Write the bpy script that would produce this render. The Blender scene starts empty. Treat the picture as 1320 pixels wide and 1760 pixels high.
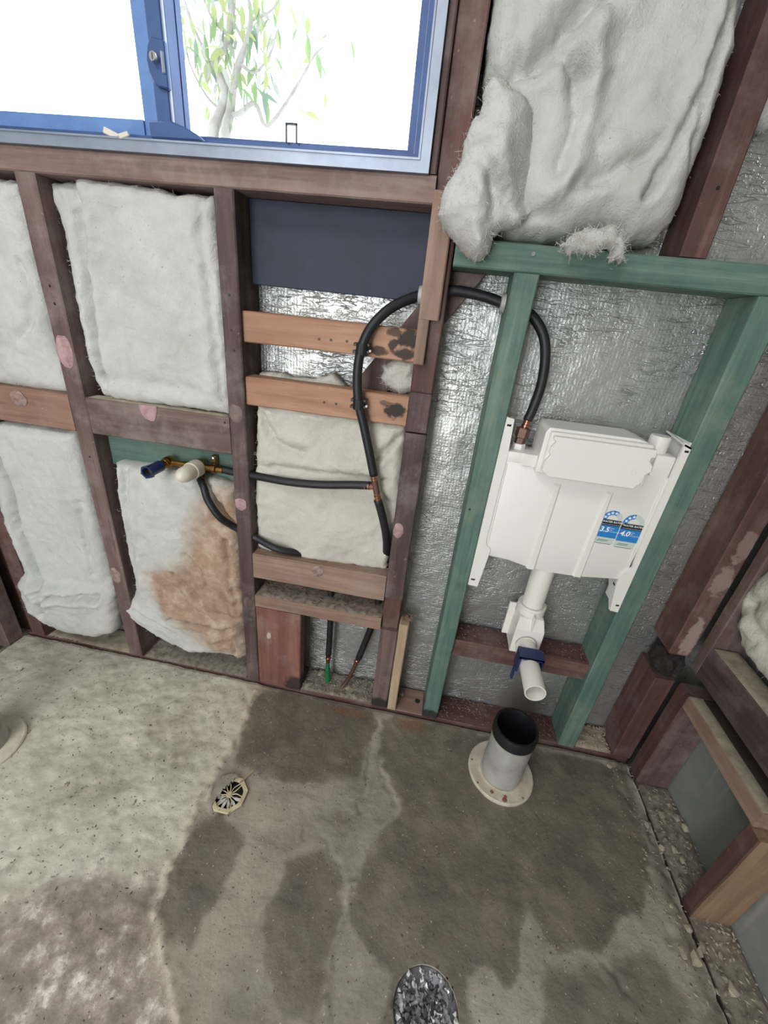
import bpy, bmesh, math, random
import numpy as np
from mathutils import Vector, Matrix, noise
random.seed(7)
PI = math.pi
SC = bpy.context.scene
COL = SC.collection

# ------------------------------------------------------------------ camera, world, lights, exposure
cam_d = bpy.data.cameras.new('camera')
cam_d.sensor_fit = 'VERTICAL'; cam_d.sensor_height = 36.0
cam_d.lens = 690.8 / 1760 * 36.0
cam_d.clip_start = 0.02
cam = bpy.data.objects.new('camera', cam_d); COL.objects.link(cam)
cam.matrix_world = (Matrix.Translation((0, -0.8615, 1.1)) @ Matrix.Rotation(math.radians(6.40), 4, 'Z')
                    @ Matrix.Rotation(math.radians(64.02), 4, 'X') @ Matrix.Rotation(math.radians(6.30), 4, 'Z'))
SC.camera = cam

world = bpy.data.worlds.new('overcast_sky'); SC.world = world
world.use_nodes = True
bg = world.node_tree.nodes['Background']
bg.inputs['Color'].default_value = (0.93, 0.97, 1.0, 1)
bg.inputs['Strength'].default_value = 4.0

def area(name, loc, target, sx, sy, power, col=(1, 1, 1)):
    l = bpy.data.lights.new(name, 'AREA'); l.shape = 'RECTANGLE'; l.size = sx; l.size_y = sy
    l.energy = power; l.color = col
    o = bpy.data.objects.new(name, l); COL.objects.link(o); o.location = loc
    o.rotation_euler = (Vector(target) - Vector(loc)).to_track_quat('-Z', 'Y').to_euler()
    return o
area('ceiling_fill', (-0.75, -1.25, 2.33), (-0.6, -0.75, 0), 0.8, 0.5, 13, (1, 0.99, 0.97))  # added soft fill from above; no ceiling lamp is known
area('doorway_daylight', (-0.75, -2.45, 1.05), (-0.45, 0, 0.55), 0.9, 1.8, 25, (1, 0.995, 0.985))

SC.view_settings.view_transform = 'Standard'
SC.view_settings.look = 'None'
SC.view_settings.gamma = 1.0
SC.view_settings.use_curve_mapping = False
SC.view_settings.exposure = 0.0
SC.cycles.use_denoising = True
SC.cycles.max_bounces = 8

# ------------------------------------------------------------------ traced outlines, metres (x,z on the back wall; x,y on the floor; y,z on the right wall)
BT1=[(-1.013,1.269),(-0.901,1.271),(-0.899,1.238),(-0.908,1.106),(-0.903,0.954),(-0.897,0.876),(-0.91,0.849),(-0.99,0.845),(-1.086,0.848),(-1.184,0.85)]
BT1_F=[(-0.944,1.124),(-0.933,1.07),(-0.954,0.998),(-0.988,0.97)]
BT2=[(-0.852,1.275),(-0.764,1.282),(-0.679,1.281),(-0.561,1.271),(-0.483,1.275),(-0.48,1.21),(-0.48,1.046),(-0.476,0.94),(-0.48,0.852),(-0.575,0.855),(-0.694,0.851),(-0.824,0.85),(-0.835,0.884),(-0.846,0.96),(-0.844,1.033),(-0.845,1.1),(-0.84,1.184),(-0.848,1.232)]
BT2_F1=[(-0.782,1.273),(-0.77,1.237),(-0.781,1.168),(-0.786,1.083),(-0.795,1.002),(-0.801,0.901)]
BT2_F2=[(-0.508,1.268),(-0.511,1.189),(-0.506,1.109),(-0.502,1.021),(-0.493,0.887)]
BT2_F3=[(-0.789,0.903),(-0.67,0.904),(-0.569,0.903)]
BT3=[(-1.239,0.714),(-1.12,0.753),(-0.911,0.754),(-0.905,0.635),(-0.904,0.494),(-0.901,0.293),(-0.897,0.17),(-0.911,0.111),(-0.975,0.076),(-1.062,0.064),(-1.144,0.08),(-1.216,0.127),(-1.219,0.198),(-1.217,0.314),(-1.224,0.464),(-1.253,0.68)]
BT3_F1=[(-1.149,0.646),(-1.146,0.579),(-1.163,0.447),(-1.156,0.347),(-1.149,0.263),(-1.113,0.225)]
BT3_F2=[(-1.144,0.223),(-1.061,0.228),(-0.936,0.248)]
BT3_F3=[(-0.936,0.561),(-0.947,0.428),(-0.95,0.315)]
BT3_F4=[(-1.113,0.225),(-1.145,0.136)]
BT4=[(-0.815,0.688),(-0.714,0.693),(-0.588,0.692),(-0.48,0.672),(-0.47,0.612),(-0.478,0.391),(-0.476,0.221),(-0.475,0.098),(-0.503,0.078),(-0.561,0.085),(-0.663,0.061),(-0.76,0.084),(-0.833,0.129),(-0.867,0.162),(-0.889,0.196),(-0.846,0.247),(-0.826,0.291),(-0.829,0.398),(-0.824,0.513),(-0.819,0.619)]
BT4_F1=[(-0.679,0.379),(-0.639,0.336),(-0.608,0.29),(-0.565,0.256),(-0.501,0.255)]
BT4_F2=[(-0.713,0.198),(-0.646,0.203),(-0.572,0.186),(-0.513,0.212)]
BT4_F3=[(-0.509,0.518),(-0.51,0.384),(-0.49,0.284)]
BT4_F4=[(-0.776,0.691),(-0.797,0.518),(-0.813,0.319)]
BT4_F5=[(-0.839,0.203),(-0.786,0.169),(-0.712,0.14)]
BT4_F6=[(-0.566,0.14),(-0.517,0.165),(-0.511,0.106)]
BT4_F7=[(-0.634,0.447),(-0.588,0.398),(-0.568,0.331)]
STAIN=[(-0.467,0.699),(-0.536,0.669),(-0.589,0.611),(-0.627,0.531),(-0.65,0.434),(-0.703,0.394),(-0.764,0.355),(-0.766,0.308),(-0.748,0.258),(-0.732,0.201),(-0.67,0.162),(-0.617,0.115),(-0.474,0.078),(-0.432,0.401),(-0.435,0.667)]
STAIN2=[(-0.769,0.36),(-0.676,0.399),(-0.625,0.38),(-0.628,0.274),(-0.705,0.189),(-0.748,0.224),(-0.752,0.279)]
BT5=[(-0.426,0.888),(-0.35,0.893),(-0.255,0.892),(-0.147,0.888),(-0.069,0.889),(-0.065,0.794),(-0.065,0.674),(-0.07,0.59),(-0.075,0.491),(-0.112,0.489),(-0.24,0.482),(-0.371,0.481),(-0.44,0.492),(-0.438,0.658)]
BT5_F1=[(-0.42,0.881),(-0.38,0.804),(-0.308,0.786)]
BT5_F2=[(-0.138,0.783),(-0.108,0.829),(-0.078,0.861)]
BT5_F3=[(-0.426,0.738),(-0.278,0.739),(-0.107,0.751)]
BT5_F4=[(-0.111,0.713),(-0.07,0.673)]
BT5T=[(-0.432,0.934),(-0.424,0.954),(-0.375,0.957),(-0.341,0.949),(-0.293,0.955),(-0.253,0.972),(-0.225,0.943),(-0.21,0.916),(-0.433,0.901)]
BT6=[(-0.023,1.549),(-0.021,1.492),(-0.019,1.45),(0.004,1.418),(0.014,1.35),(0.022,1.298),(0.041,1.248),(0.071,1.242),(0.13,1.24),(0.182,1.256),(0.216,1.265),(0.26,1.244),(0.318,1.258),(0.336,1.281),(0.337,1.332),(0.337,1.377),(0.34,1.419),(0.336,1.485),(0.319,1.554)]
BT6_F1=[(0.133,1.519),(0.105,1.507),(0.075,1.471),(0.048,1.447),(0.025,1.439)]
BT6_F2=[(0.117,1.442),(0.128,1.404),(0.127,1.363),(0.12,1.327)]
BT6_F3=[(0.298,1.478),(0.294,1.442),(0.288,1.398),(0.274,1.35),(0.263,1.31)]
BT6_F4=[(0.295,1.517),(0.3,1.472),(0.303,1.43),(0.308,1.379),(0.315,1.352)]
BT6_F5=[(0.135,1.29),(0.164,1.315),(0.209,1.339),(0.252,1.363)]
BT6_F6=[(0.087,1.459),(0.113,1.442),(0.121,1.429)]
BT6_F7=[(0.007,1.516),(0.012,1.487),(0.026,1.451)]
BT6_F8=[(0.042,1.284),(0.083,1.271),(0.14,1.271),(0.169,1.269)]
BT6_R1=[(0.129,1.507),(0.137,1.443),(0.138,1.371),(0.133,1.313)]
BT6_R2=[(0.318,1.523),(0.322,1.449),(0.316,1.379),(0.308,1.316)]
BT6B=[(-0.004,1.434),(0.014,1.431),(0.027,1.422),(0.044,1.416),(0.068,1.402),(0.082,1.378),(0.097,1.34),(0.101,1.292),(0.08,1.253),(0.053,1.248),(0.041,1.235),(0.043,1.216),(0.029,1.203),(0.014,1.199),(-0.008,1.212),(-0.035,1.231),(-0.057,1.259),(-0.056,1.278),(-0.049,1.304),(-0.034,1.331),(-0.032,1.356),(-0.028,1.37),(-0.023,1.385),(-0.013,1.39),(-0.015,1.417)]
BT6B_F1=[(-0.028,1.343),(-0.01,1.341),(0.006,1.325),(0.02,1.301),(0.031,1.273),(0.041,1.235)]
BT6B_F2=[(0.051,1.419),(0.069,1.399),(0.085,1.384)]
BT6B_F3=[(0.023,1.308),(0.049,1.274),(0.103,1.27)]
BT6B_F4=[(-0.023,1.386),(0.005,1.393),(0.014,1.424)]
TUFT6=[(0.161,1.246),(0.172,1.253),(0.194,1.265),(0.22,1.265),(0.239,1.255),(0.248,1.241),(0.25,1.21),(0.233,1.214),(0.219,1.231),(0.19,1.223),(0.155,1.226)]
BT8=[(0.401,1.423),(0.392,1.446),(0.39,1.472),(0.399,1.491),(0.45,1.429),(0.43,1.418)]
TUFT9=[(-0.14,1.001),(-0.099,1.027),(-0.068,1.021),(-0.063,0.957),(-0.09,0.947),(-0.114,0.954),(-0.137,0.972)]
BT10=[(-1.412,0.095),(-1.359,0.058),(-1.355,0.02),(-1.392,-0.034),(-1.478,-0.077)]
BT7=[(-0.033,0.55),(-0.001,0.616),(-0.006,0.675),(-0.028,0.719),(-0.109,0.777),(-0.339,0.519),(-0.283,0.495),(-0.187,0.506),(-0.11,0.513),(-0.067,0.521)]
BT7_F1=[(-0.039,0.58),(-0.048,0.62),(-0.078,0.651)]
BT7_F2=[(-0.017,0.66),(-0.074,0.61),(-0.153,0.573)]
BT7_F3=[(-0.056,0.545),(-0.11,0.562)]
EDGE=[(-0.49,0.045),(-0.433,-0.012),(-0.427,-0.087),(-0.413,-0.18),(-0.419,-0.224),(-0.427,-0.262),(-0.423,-0.358),(-0.422,-0.415),(-0.413,-0.436),(-0.407,-0.483),(-0.402,-0.522),(-0.388,-0.556),(-0.359,-0.584),(-0.331,-0.61),(-0.299,-0.64),(-0.267,-0.674),(-0.239,-0.71),(-0.195,-0.787)]
WETA=[(-0.411,-0.018),(-0.215,-0.004),(-0.063,-0.014),(-0.044,-0.066),(-0.056,-0.158),(-0.06,-0.215),(-0.142,-0.248),(-0.23,-0.268),(-0.328,-0.259),(-0.389,-0.25),(-0.409,-0.188),(-0.419,-0.085)]
WETB=[(-0.032,-0.033),(0.154,-0.009),(0.397,-0.02),(0.678,-0.023),(0.672,-0.122),(0.662,-0.254),(0.61,-0.35),(0.534,-0.393),(0.482,-0.447),(0.399,-0.463),(0.37,-0.434),(0.346,-0.402),(0.325,-0.46),(0.312,-0.518),(0.287,-0.527),(0.252,-0.513),(0.213,-0.529),(0.191,-0.548),(0.094,-0.559),(0.066,-0.55),(0.046,-0.53),(0.004,-0.526),(-0.02,-0.483),(-0.02,-0.446),(-0.008,-0.391),(0.011,-0.33),(0.06,-0.275),(0.023,-0.204),(-0.022,-0.142)]
WETC=[(-0.36,-0.367),(-0.283,-0.407),(-0.284,-0.49),(-0.297,-0.552),(-0.302,-0.597),(-0.352,-0.582),(-0.397,-0.54),(-0.413,-0.474),(-0.415,-0.407)]
WETD=[(-0.185,-0.47),(-0.178,-0.421),(-0.108,-0.392),(-0.048,-0.435),(-0.039,-0.49),(-0.046,-0.546),(-0.036,-0.628),(-0.105,-0.644),(-0.157,-0.587),(-0.19,-0.531)]
WETE=[(0.362,-0.478),(0.478,-0.46),(0.573,-0.412),(0.619,-0.437),(0.637,-0.508),(0.504,-0.589),(0.365,-0.614),(0.336,-0.563)]
CRACK1=[(-0.043,-0.046),(-0.043,-0.121),(-0.04,-0.218),(-0.043,-0.29)]
CRACK2=[(-0.016,-0.149),(0.005,-0.208),(0.043,-0.258)]
CRACK3=[(-0.107,-0.366),(-0.066,-0.414),(-0.033,-0.453),(-0.028,-0.462)]
RIDGE=[(-0.028,-0.442),(-0.032,-0.486),(-0.043,-0.523),(-0.047,-0.556),(-0.039,-0.605),(-0.022,-0.654)]
CRACK4=[(-0.156,-0.338),(-0.158,-0.377)]
CRACK5=[(0.484,-0.459),(0.506,-0.474),(0.52,-0.494)]
DENT=[(-0.605,-0.275),(-0.606,-0.329),(-0.616,-0.353)]
DENT2=[(-0.721,-0.127),(-0.669,-0.093),(-0.613,-0.09),(-0.663,-0.144),(-0.729,-0.16)]
RUBBLE=[(0.02,0.058),(-0.198,0.039),(-0.15,0.039),(-0.092,0.042),(-0.124,0.012),(-0.162,0.013),(-0.078,0.068),(-0.257,0.072),(0.611,0.082),(0.654,0.078),(0.621,0.054),(0.68,0.088),(0.594,0.052),(0.636,-0.033),(0.743,-0.133),(0.731,-0.129),(0.793,-0.15),(0.706,-0.255),(0.723,-0.274),(0.643,-0.256),(0.692,-0.405),(0.733,-0.43),(0.741,-0.396),(0.678,-0.42),(0.665,-0.366),(0.731,-0.092),(0.708,-0.175),(0.725,-0.19),(0.738,-0.207),(0.774,-0.098),(0.784,-0.124),(0.787,-0.19),(0.748,-0.229),(0.708,-0.141),(0.698,-0.221),(0.711,-0.389),(0.715,-0.413),(0.741,-0.444),(0.706,-0.451),(0.71,-0.48),(0.687,-0.447),(0.686,-0.371),(0.683,-0.173),(0.666,-0.337),(0.654,-0.413)]
TREE1=[(-1.338,1.816),(-1.319,1.894),(-1.272,1.981),(-1.297,2.042),(-1.322,2.081),(-1.304,2.121),(-1.242,2.18),(-1.21,2.237),(-1.19,2.328),(-1.169,2.431)]
TREE2=[(-1.27,1.819),(-1.256,1.918),(-1.226,2.003),(-1.185,2.085),(-1.145,2.145),(-1.113,2.221),(-1.123,2.294)]
TREE3=[(-1.257,1.908),(-1.202,1.916),(-1.111,1.946),(-1.069,1.873),(-0.994,1.919),(-0.893,2.036),(-0.824,2.126),(-0.784,2.156)]

# ------------------------------------------------------------------ helpers
def srgb(r, g, b):
    f = lambda c: (c / 255 / 12.92) if c / 255 <= 0.04045 else ((c / 255 + 0.055) / 1.055) ** 2.4
    return (f(r), f(g), f(b), 1.0)

def link(o, parent=None):
    COL.objects.link(o)
    if parent is not None: o.parent = parent
    return o

def wl(o):
    p = Vector((0, 0, 0))
    while o is not None: p += o.location; o = o.parent
    return p

def mesh(name, verts, faces, mat, parent=None, smooth=False, loc=None):
    me = bpy.data.meshes.new(name)
    if loc is not None:
        verts = [(v[0] - loc[0], v[1] - loc[1], v[2] - loc[2]) for v in verts]
    me.from_pydata([tuple(v) for v in verts], [], [tuple(f) for f in faces])
    me.materials.append(mat)
    if smooth:
        me.polygons.foreach_set('use_smooth', [True] * len(me.polygons))
    me.update()
    o = bpy.data.objects.new(name, me)
    link(o, parent)
    if loc is not None:
        o.location = Vector(loc) - wl(parent)
    elif parent is not None:
        o.location = -wl(parent)
    return o

def tag(o, label, cat, group=None):
    o['label'] = label; o['category'] = cat
    if group: o['group'] = group
    return o

def struct(o, label=None):
    o['kind'] = 'structure'
    if label: o['label'] = label
    return o

def empty(name, loc, label, cat, group=None):
    o = bpy.data.objects.new(name, None); COL.objects.link(o); o.location = loc
    o.empty_display_size = 0.05
    return tag(o, label, cat, group)

def fix(vs, fs, bevel=0.0, seg=1, smooth_angle=None):
    """run a mesh through bmesh: consistent normals and an edge bevel"""
    bm = bmesh.new()
    bv = [bm.verts.new(v) for v in vs]
    for f in fs:
        try: bm.faces.new([bv[i] for i in f])
        except ValueError: pass
    bmesh.ops.recalc_face_normals(bm, faces=bm.faces)
    if bevel > 0:
        es = [e for e in bm.edges if len(e.link_faces) == 2 and e.calc_face_angle(0) > 0.5]
        bmesh.ops.bevel(bm, geom=es, offset=bevel, segments=seg, affect='EDGES', profile=0.5, clamp_overlap=True)
    bm.verts.index_update()
    v2 = [tuple(v.co) for v in bm.verts]; f2 = [[v.index for v in f.verts] for f in bm.faces]
    bm.free()
    return v2, f2

def box(x0, x1, y0, y1, z0, z1):
    v = [(x0, y0, z0), (x1, y0, z0), (x1, y1, z0), (x0, y1, z0), (x0, y0, z1), (x1, y0, z1), (x1, y1, z1), (x0, y1, z1)]
    f = [(0, 3, 2, 1), (4, 5, 6, 7), (0, 1, 5, 4), (1, 2, 6, 5), (2, 3, 7, 6), (3, 0, 4, 7)]
    return v, f

def join(*parts):
    V, F = [], []
    for v, f in parts:
        n = len(V); V += list(v); F += [[i + n for i in q] for q in f]
    return V, F

def bbox_obj(name, x0, x1, y0, y1, z0, z1, mat, parent=None, bevel=0.002, seg=1):
    v, f = fix(*box(x0, x1, y0, y1, z0, z1), bevel, seg)
    return mesh(name, v, f, mat, parent)

def prism(pts, a0, a1, plane='xz'):
    """extrude an outline between a0 and a1 along the missing axis"""
    n = len(pts)
    mk = {'xz': lambda p, a: (p[0], a, p[1]), 'xy': lambda p, a: (p[0], p[1], a), 'yz': lambda p, a: (a, p[0], p[1])}[plane]
    v = [mk(p, a0) for p in pts] + [mk(p, a1) for p in pts]
    f = [list(range(n)), list(range(2 * n - 1, n - 1, -1))] + [(i, (i + 1) % n, n + (i + 1) % n, n + i) for i in range(n)]
    return v, f

def catmull(pts, sub=6):
    P = [Vector(p) for p in pts]; P = [P[0] * 2 - P[1]] + P + [P[-1] * 2 - P[-2]]
    out = []
    for i in range(1, len(P) - 2):
        for k in range(sub):
            t = k / sub
            out.append(0.5 * ((2 * P[i]) + (P[i + 1] - P[i - 1]) * t + (2 * P[i - 1] - 5 * P[i] + 4 * P[i + 1] - P[i + 2]) * t * t
                              + (3 * P[i] - P[i - 1] - 3 * P[i + 1] + P[i + 2]) * t ** 3))
    out.append(P[-2]); return out

def tube(path, r, sides=14, cap=True):
    path = [Vector(p) for p in path]
    n = len(path); V, F = [], []
    rr = r if hasattr(r, '__len__') else [r] * n
    t0 = (path[1] - path[0]).normalized()
    u = t0.orthogonal().normalized()
    for i, p in enumerate(path):
        t = (path[min(i + 1, n - 1)] - path[max(i - 1, 0)]).normalized()
        u = (u - t * u.dot(t)).normalized(); w = t.cross(u)
        for k in range(sides):
            a = 2 * PI * k / sides
            V.append(tuple(p + (u * math.cos(a) + w * math.sin(a)) * rr[i]))
    for i in range(n - 1):
        for k in range(sides):
            k2 = (k + 1) % sides
            F.append((i * sides + k, i * sides + k2, (i + 1) * sides + k2, (i + 1) * sides + k))
    if cap:
        F.append(list(range(sides - 1, -1, -1))); F.append([(n - 1) * sides + k for k in range(sides)])
    return V, F

def lathe(prof, origin, axis=(0, 0, 1), sides=32, closed=False):
    """prof: (radius, distance along axis)"""
    o = Vector(origin); a = Vector(axis).normalized(); u = a.orthogonal().normalized(); w = a.cross(u)
    V, F = [], []
    for (r, h) in prof:
        for k in range(sides):
            t = 2 * PI * k / sides
            V.append(tuple(o + a * h + (u * math.cos(t) + w * math.sin(t)) * r))
    n = len(prof)
    for i in range(n if closed else n - 1):
        j = (i + 1) % n
        for k in range(sides):
            k2 = (k + 1) % sides
            F.append((i * sides + k, i * sides + k2, j * sides + k2, j * sides + k))
    return V, F

def autosmooth(o, ang=40):
    me = o.data
    me.polygons.foreach_set('use_smooth', [True] * len(me.polygons))
    try: me.set_sharp_from_angle(angle=math.radians(ang))
    except Exception: pass
    return o

def timber(name, x0, x1, y0, y1, z0, z1, mat, label=None, cat='timber', group=None, parent=None, wob=0.0012, bev=0.0025, seg=0.06, face2=None):
    """a sawn length of wood: eight-sided section, long axis divided, edges slightly wandering"""
    d = [x1 - x0, y1 - y0, z1 - z0]
    ax = d.index(max(d)); b, c = [i for i in range(3) if i != ax]
    lo = [x0, y0, z0]; hi = [x1, y1, z1]
    n = max(2, int(d[ax] / seg))
    sec = []
    for (sb, sc) in ((0, 0), (1, 0), (1, 1), (0, 1)):
        pb = lo[b] + sb * d[b]; pc = lo[c] + sc * d[c]
        ib = bev if sb == 0 else -bev; ic = bev if sc == 0 else -bev
        two = [(pb + ib, pc), (pb, pc + ic)]
        if (sb + sc) % 2 == 0: two = two[::-1]
        sec += two
    loc = ((x0 + x1) / 2, (y0 + y1) / 2, z0)
    V, F = [], []
    off = random.random() * 50
    for i in range(n + 1):
        t = lo[ax] + d[ax] * i / n
        for k, (pb, pc) in enumerate(sec):
            q = [0, 0, 0]; q[ax] = t; q[b] = pb; q[c] = pc
            nv = noise.noise_vector(Vector((t * 9 + off, (k // 2) * 3.1, off)))
            q[b] += nv[0] * wob; q[c] += nv[1] * wob
            V.append(tuple(q))
    for i in range(n):
        for k in range(8):
            F.append((i * 8 + k, i * 8 + (k + 1) % 8, (i + 1) * 8 + (k + 1) % 8, (i + 1) * 8 + k))
    F.append(list(range(7, -1, -1))); F.append([n * 8 + k for k in range(8)])
    V, F = fix(V, F)
    o = mesh(name, V, F, mat, parent, loc=loc)
    if face2:                                   # second material on the faces turned along the given direction
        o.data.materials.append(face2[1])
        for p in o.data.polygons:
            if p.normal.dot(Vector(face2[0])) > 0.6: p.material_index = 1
    if label: tag(o, label, cat, group)
    return o

# ------------------------------------------------------------------ materials
class NT:
    def __init__(self, name):
        self.m = bpy.data.materials.new(name); self.m.use_nodes = True
        self.t = self.m.node_tree; self.b = self.t.nodes['Principled BSDF']
        self.tc = None
    def n(self, typ, **kw):
        nd = self.t.nodes.new(typ)
        for k, v in kw.items():
            if k in nd.inputs: nd.inputs[k].default_value = v
            else: setattr(nd, k, v)
        return nd
    def l(self, a, b): self.t.links.new(a, b)
    def coord(self, scale=(1, 1, 1), rand=True, rot=(0, 0, 0)):
        tc = self.n('ShaderNodeTexCoord'); mp = self.n('ShaderNodeMapping')
        mp.inputs['Scale'].default_value = scale; mp.inputs['Rotation'].default_value = rot
        if rand:
            oi = self.n('ShaderNodeObjectInfo'); mu = self.n('ShaderNodeMath', operation='MULTIPLY'); mu.inputs[1].default_value = 37.0
            self.l(oi.outputs['Random'], mu.inputs[0]); ad = self.n('ShaderNodeVectorMath', operation='ADD')
            self.l(tc.outputs['Object'], ad.inputs[0]); self.l(mu.outputs[0], ad.inputs[1]); self.l(ad.outputs[0], mp.inputs['Vector'])
        else:
            self.l(tc.outputs['Object'], mp.inputs['Vector'])
        return mp.outputs['Vector']
    def noise(self, vec, scale, detail=4, rough=0.55, dist=0.0):
        nd = self.n('ShaderNodeTexNoise'); nd.inputs['Scale'].default_value = scale; nd.inputs['Detail'].default_value = detail
        nd.inputs['Roughness'].default_value = rough; nd.inputs['Distortion'].default_value = dist
        self.l(vec, nd.inputs['Vector']); return nd.outputs['Fac']
    def ramp(self, fac, stops):
        r = self.n('ShaderNodeValToRGB'); e = r.color_ramp.elements
        while len(e) < len(stops): e.new(0.5)
        for el, (p, c) in zip(e, stops):
            el.position = p; el.color = c if hasattr(c, '__len__') else (c, c, c, 1)
        self.l(fac, r.inputs['Fac']); return r.outputs['Color']
    def mix(self, fac, a, b, mode='MIX'):
        m = self.n('ShaderNodeMix', data_type='RGBA', blend_type=mode)
        for s, v in ((0, fac), (6, a), (7, b)):
            if hasattr(v, 'links') or hasattr(v, 'is_linked'): self.l(v, m.inputs[s])
            else: m.inputs[s].default_value = v
        return m.outputs[2]
    def math(self, op, a, b=0.0):
        m = self.n('ShaderNodeMath', operation=op)
        for s, v in ((0, a), (1, b)):
            if hasattr(v, 'is_linked'): self.l(v, m.inputs[s])
            else: m.inputs[s].default_value = v
        return m.outputs[0]
    def bump(self, h, strength, dist, prev=None):
        b = self.n('ShaderNodeBump'); b.inputs['Strength'].default_value = strength; b.inputs['Distance'].default_value = dist
        self.l(h, b.inputs['Height'])
        if prev is not None: self.l(prev, b.inputs['Normal'])
        self.l(b.outputs['Normal'], self.b.inputs['Normal']); return b.outputs['Normal']
    def col(self, c):
        if hasattr(c, 'is_linked'): self.l(c, self.b.inputs['Base Color'])
        else: self.b.inputs['Base Color'].default_value = c
        return self
    def rough(self, r):
        if hasattr(r, 'is_linked'): self.l(r, self.b.inputs['Roughness'])
        else: self.b.inputs['Roughness'].default_value = r
        return self
    def metal(self, r):
        if hasattr(r, 'is_linked'): self.l(r, self.b.inputs['Metallic'])
        else: self.b.inputs['Metallic'].default_value = r
        return self

def blot_mix(N, c, blots):
    """stains fixed on the timber: (centre, radii, colour, amount, raggedness)"""
    geo = N.n('ShaderNodeNewGeometry')
    nz = N.n('ShaderNodeTexNoise'); nz.inputs['Scale'].default_value = 55; nz.inputs['Detail'].default_value = 4
    N.l(geo.outputs['Position'], nz.inputs['Vector'])
    for (ctr, rad, colr, amt, rag) in blots:
        sub = N.n('ShaderNodeVectorMath', operation='SUBTRACT'); N.l(geo.outputs['Position'], sub.inputs[0]); sub.inputs[1].default_value = ctr
        dv = N.n('ShaderNodeVectorMath', operation='DIVIDE'); N.l(sub.outputs[0], dv.inputs[0]); dv.inputs[1].default_value = rad
        ln = N.n('ShaderNodeVectorMath', operation='LENGTH'); N.l(dv.outputs[0], ln.inputs[0])
        d = N.math('ADD', ln.outputs['Value'], N.math('MULTIPLY', N.math('SUBTRACT', nz.outputs['Fac'], 0.5), rag))
        c = N.mix(N.ramp(d, [(0.72, amt), (1.0, 0.0)]), c, colr)
    return c

def wood(name, dark, mid, light, axis, rough=0.75, dust=None, dust_amt=0.5, grain=1.0, speck=True, blots=()):
    N = NT(name)
    sc = [34 * grain] * 3; sc[axis] = 2.0
    v = N.coord(tuple(sc))
    g1 = N.noise(v, 1.0, 6, 0.65, 0.7)
    c = N.ramp(g1, [(0.25, dark), (0.5, mid), (0.74, light)])
    s3 = [95 * grain] * 3; s3[axis] = 5.0
    g3 = N.noise(N.coord(tuple(s3)), 1.0, 3, 0.6)
    c = N.mix(N.ramp(g3, [(0.30, 0.5), (0.44, 0.0)]), c, dark)
    v2 = N.coord((5, 5, 5)); p = N.noise(v2, 1.0, 4, 0.6)
    c = N.mix(N.ramp(p, [(0.42, 0.0), (0.72, 0.55)]), c, dark)
    if dust is not None:
        v3 = N.coord((9, 9, 9)); d = N.noise(v3, 1.0, 7, 0.7)
        c = N.mix(N.ramp(d, [(0.48, 0.0), (0.70, dust_amt)]), c, dust)
    if speck:
        v4 = N.coord((75, 75, 75)); s = N.noise(v4, 1.0, 3, 0.6)
        c = N.mix(N.ramp(s, [(0.70, 0.0), (0.76, 0.4)]), c, srgb(172, 162, 154))
    if blots: c = blot_mix(N, c, blots)
    N.col(c).rough(rough)
    sb = [60 * grain] * 3; sb[axis] = 4
    g2 = N.noise(N.coord(tuple(sb)), 1.0, 4, 0.6)
    N.bump(g2, 0.35, 0.002)
    return N.m

def plain(name, c, rough=0.5, metal=0.0, var=None, bump=0.0, bscale=60, vscale=12):
    N = NT(name)
    if var is not None:
        N.col(N.mix(N.ramp(N.noise(N.coord((1, 1, 1)), vscale, 5, 0.6), [(0.4, 0.0), (0.7, 1.0)]), c, var))
    else: N.col(c)
    N.rough(rough).metal(metal)
    if bump: N.bump(N.noise(N.coord((1, 1, 1)), bscale, 4, 0.6), bump, 0.003)
    return N.m

DUST = srgb(160, 150, 144)
AX = 'xyz'
TONES = {'old': (srgb(70, 55, 53), srgb(104, 84, 80), srgb(130, 109, 103), DUST, 0.42, 0.74), 'dim': (srgb(52, 40, 39), srgb(80, 63, 61), srgb(104, 84, 80), DUST, 0.35, 0.72), 'red': (srgb(62, 42, 39), srgb(92, 63, 58), srgb(116, 84, 77), DUST, 0.28, 0.72),
         'brick': (srgb(92, 58, 50), srgb(124, 82, 71), srgb(146, 104, 91), DUST, 0.35, 0.72), 'orange': (srgb(108, 78, 66), srgb(140, 106, 91), srgb(162, 130, 113), DUST, 0.3, 0.72),
         'pine': (srgb(138, 100, 78), srgb(168, 128, 103), srgb(188, 150, 126), None, 0, 0.7), 'green': (srgb(62, 86, 80), srgb(90, 118, 110), srgb(124, 146, 132), srgb(136, 142, 120), 0.50, 0.7),
         'pale': (srgb(146, 124, 100), srgb(176, 154, 128), srgb(198, 178, 152), None, 0, 0.75), 'tan': (srgb(112, 88, 76), srgb(144, 117, 102), srgb(170, 144, 128), DUST, 0.3, 0.74),
         'sawn': (srgb(112, 88, 70), srgb(144, 116, 92), srgb(168, 142, 116), None, 0, 0.74), 'sill': (srgb(92, 72, 68), srgb(128, 104, 98), srgb(156, 132, 124), DUST, 0.45, 0.74)}  # sill tone: dusty wood, painted paler for the window flare
W = {}
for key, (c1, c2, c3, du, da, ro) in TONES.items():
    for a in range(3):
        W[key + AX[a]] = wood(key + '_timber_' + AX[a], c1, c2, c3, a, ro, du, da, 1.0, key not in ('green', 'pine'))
def tone(key, axis, blots):
    c1, c2, c3, du, da, ro = TONES[key]
    return wood(key + '_stained_timber', c1, c2, c3, axis, ro, du, da, 1.0, key not in ('green', 'pine'), blots)
SOOT = srgb(30, 27, 28); DAMP = srgb(44, 32, 31)

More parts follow.
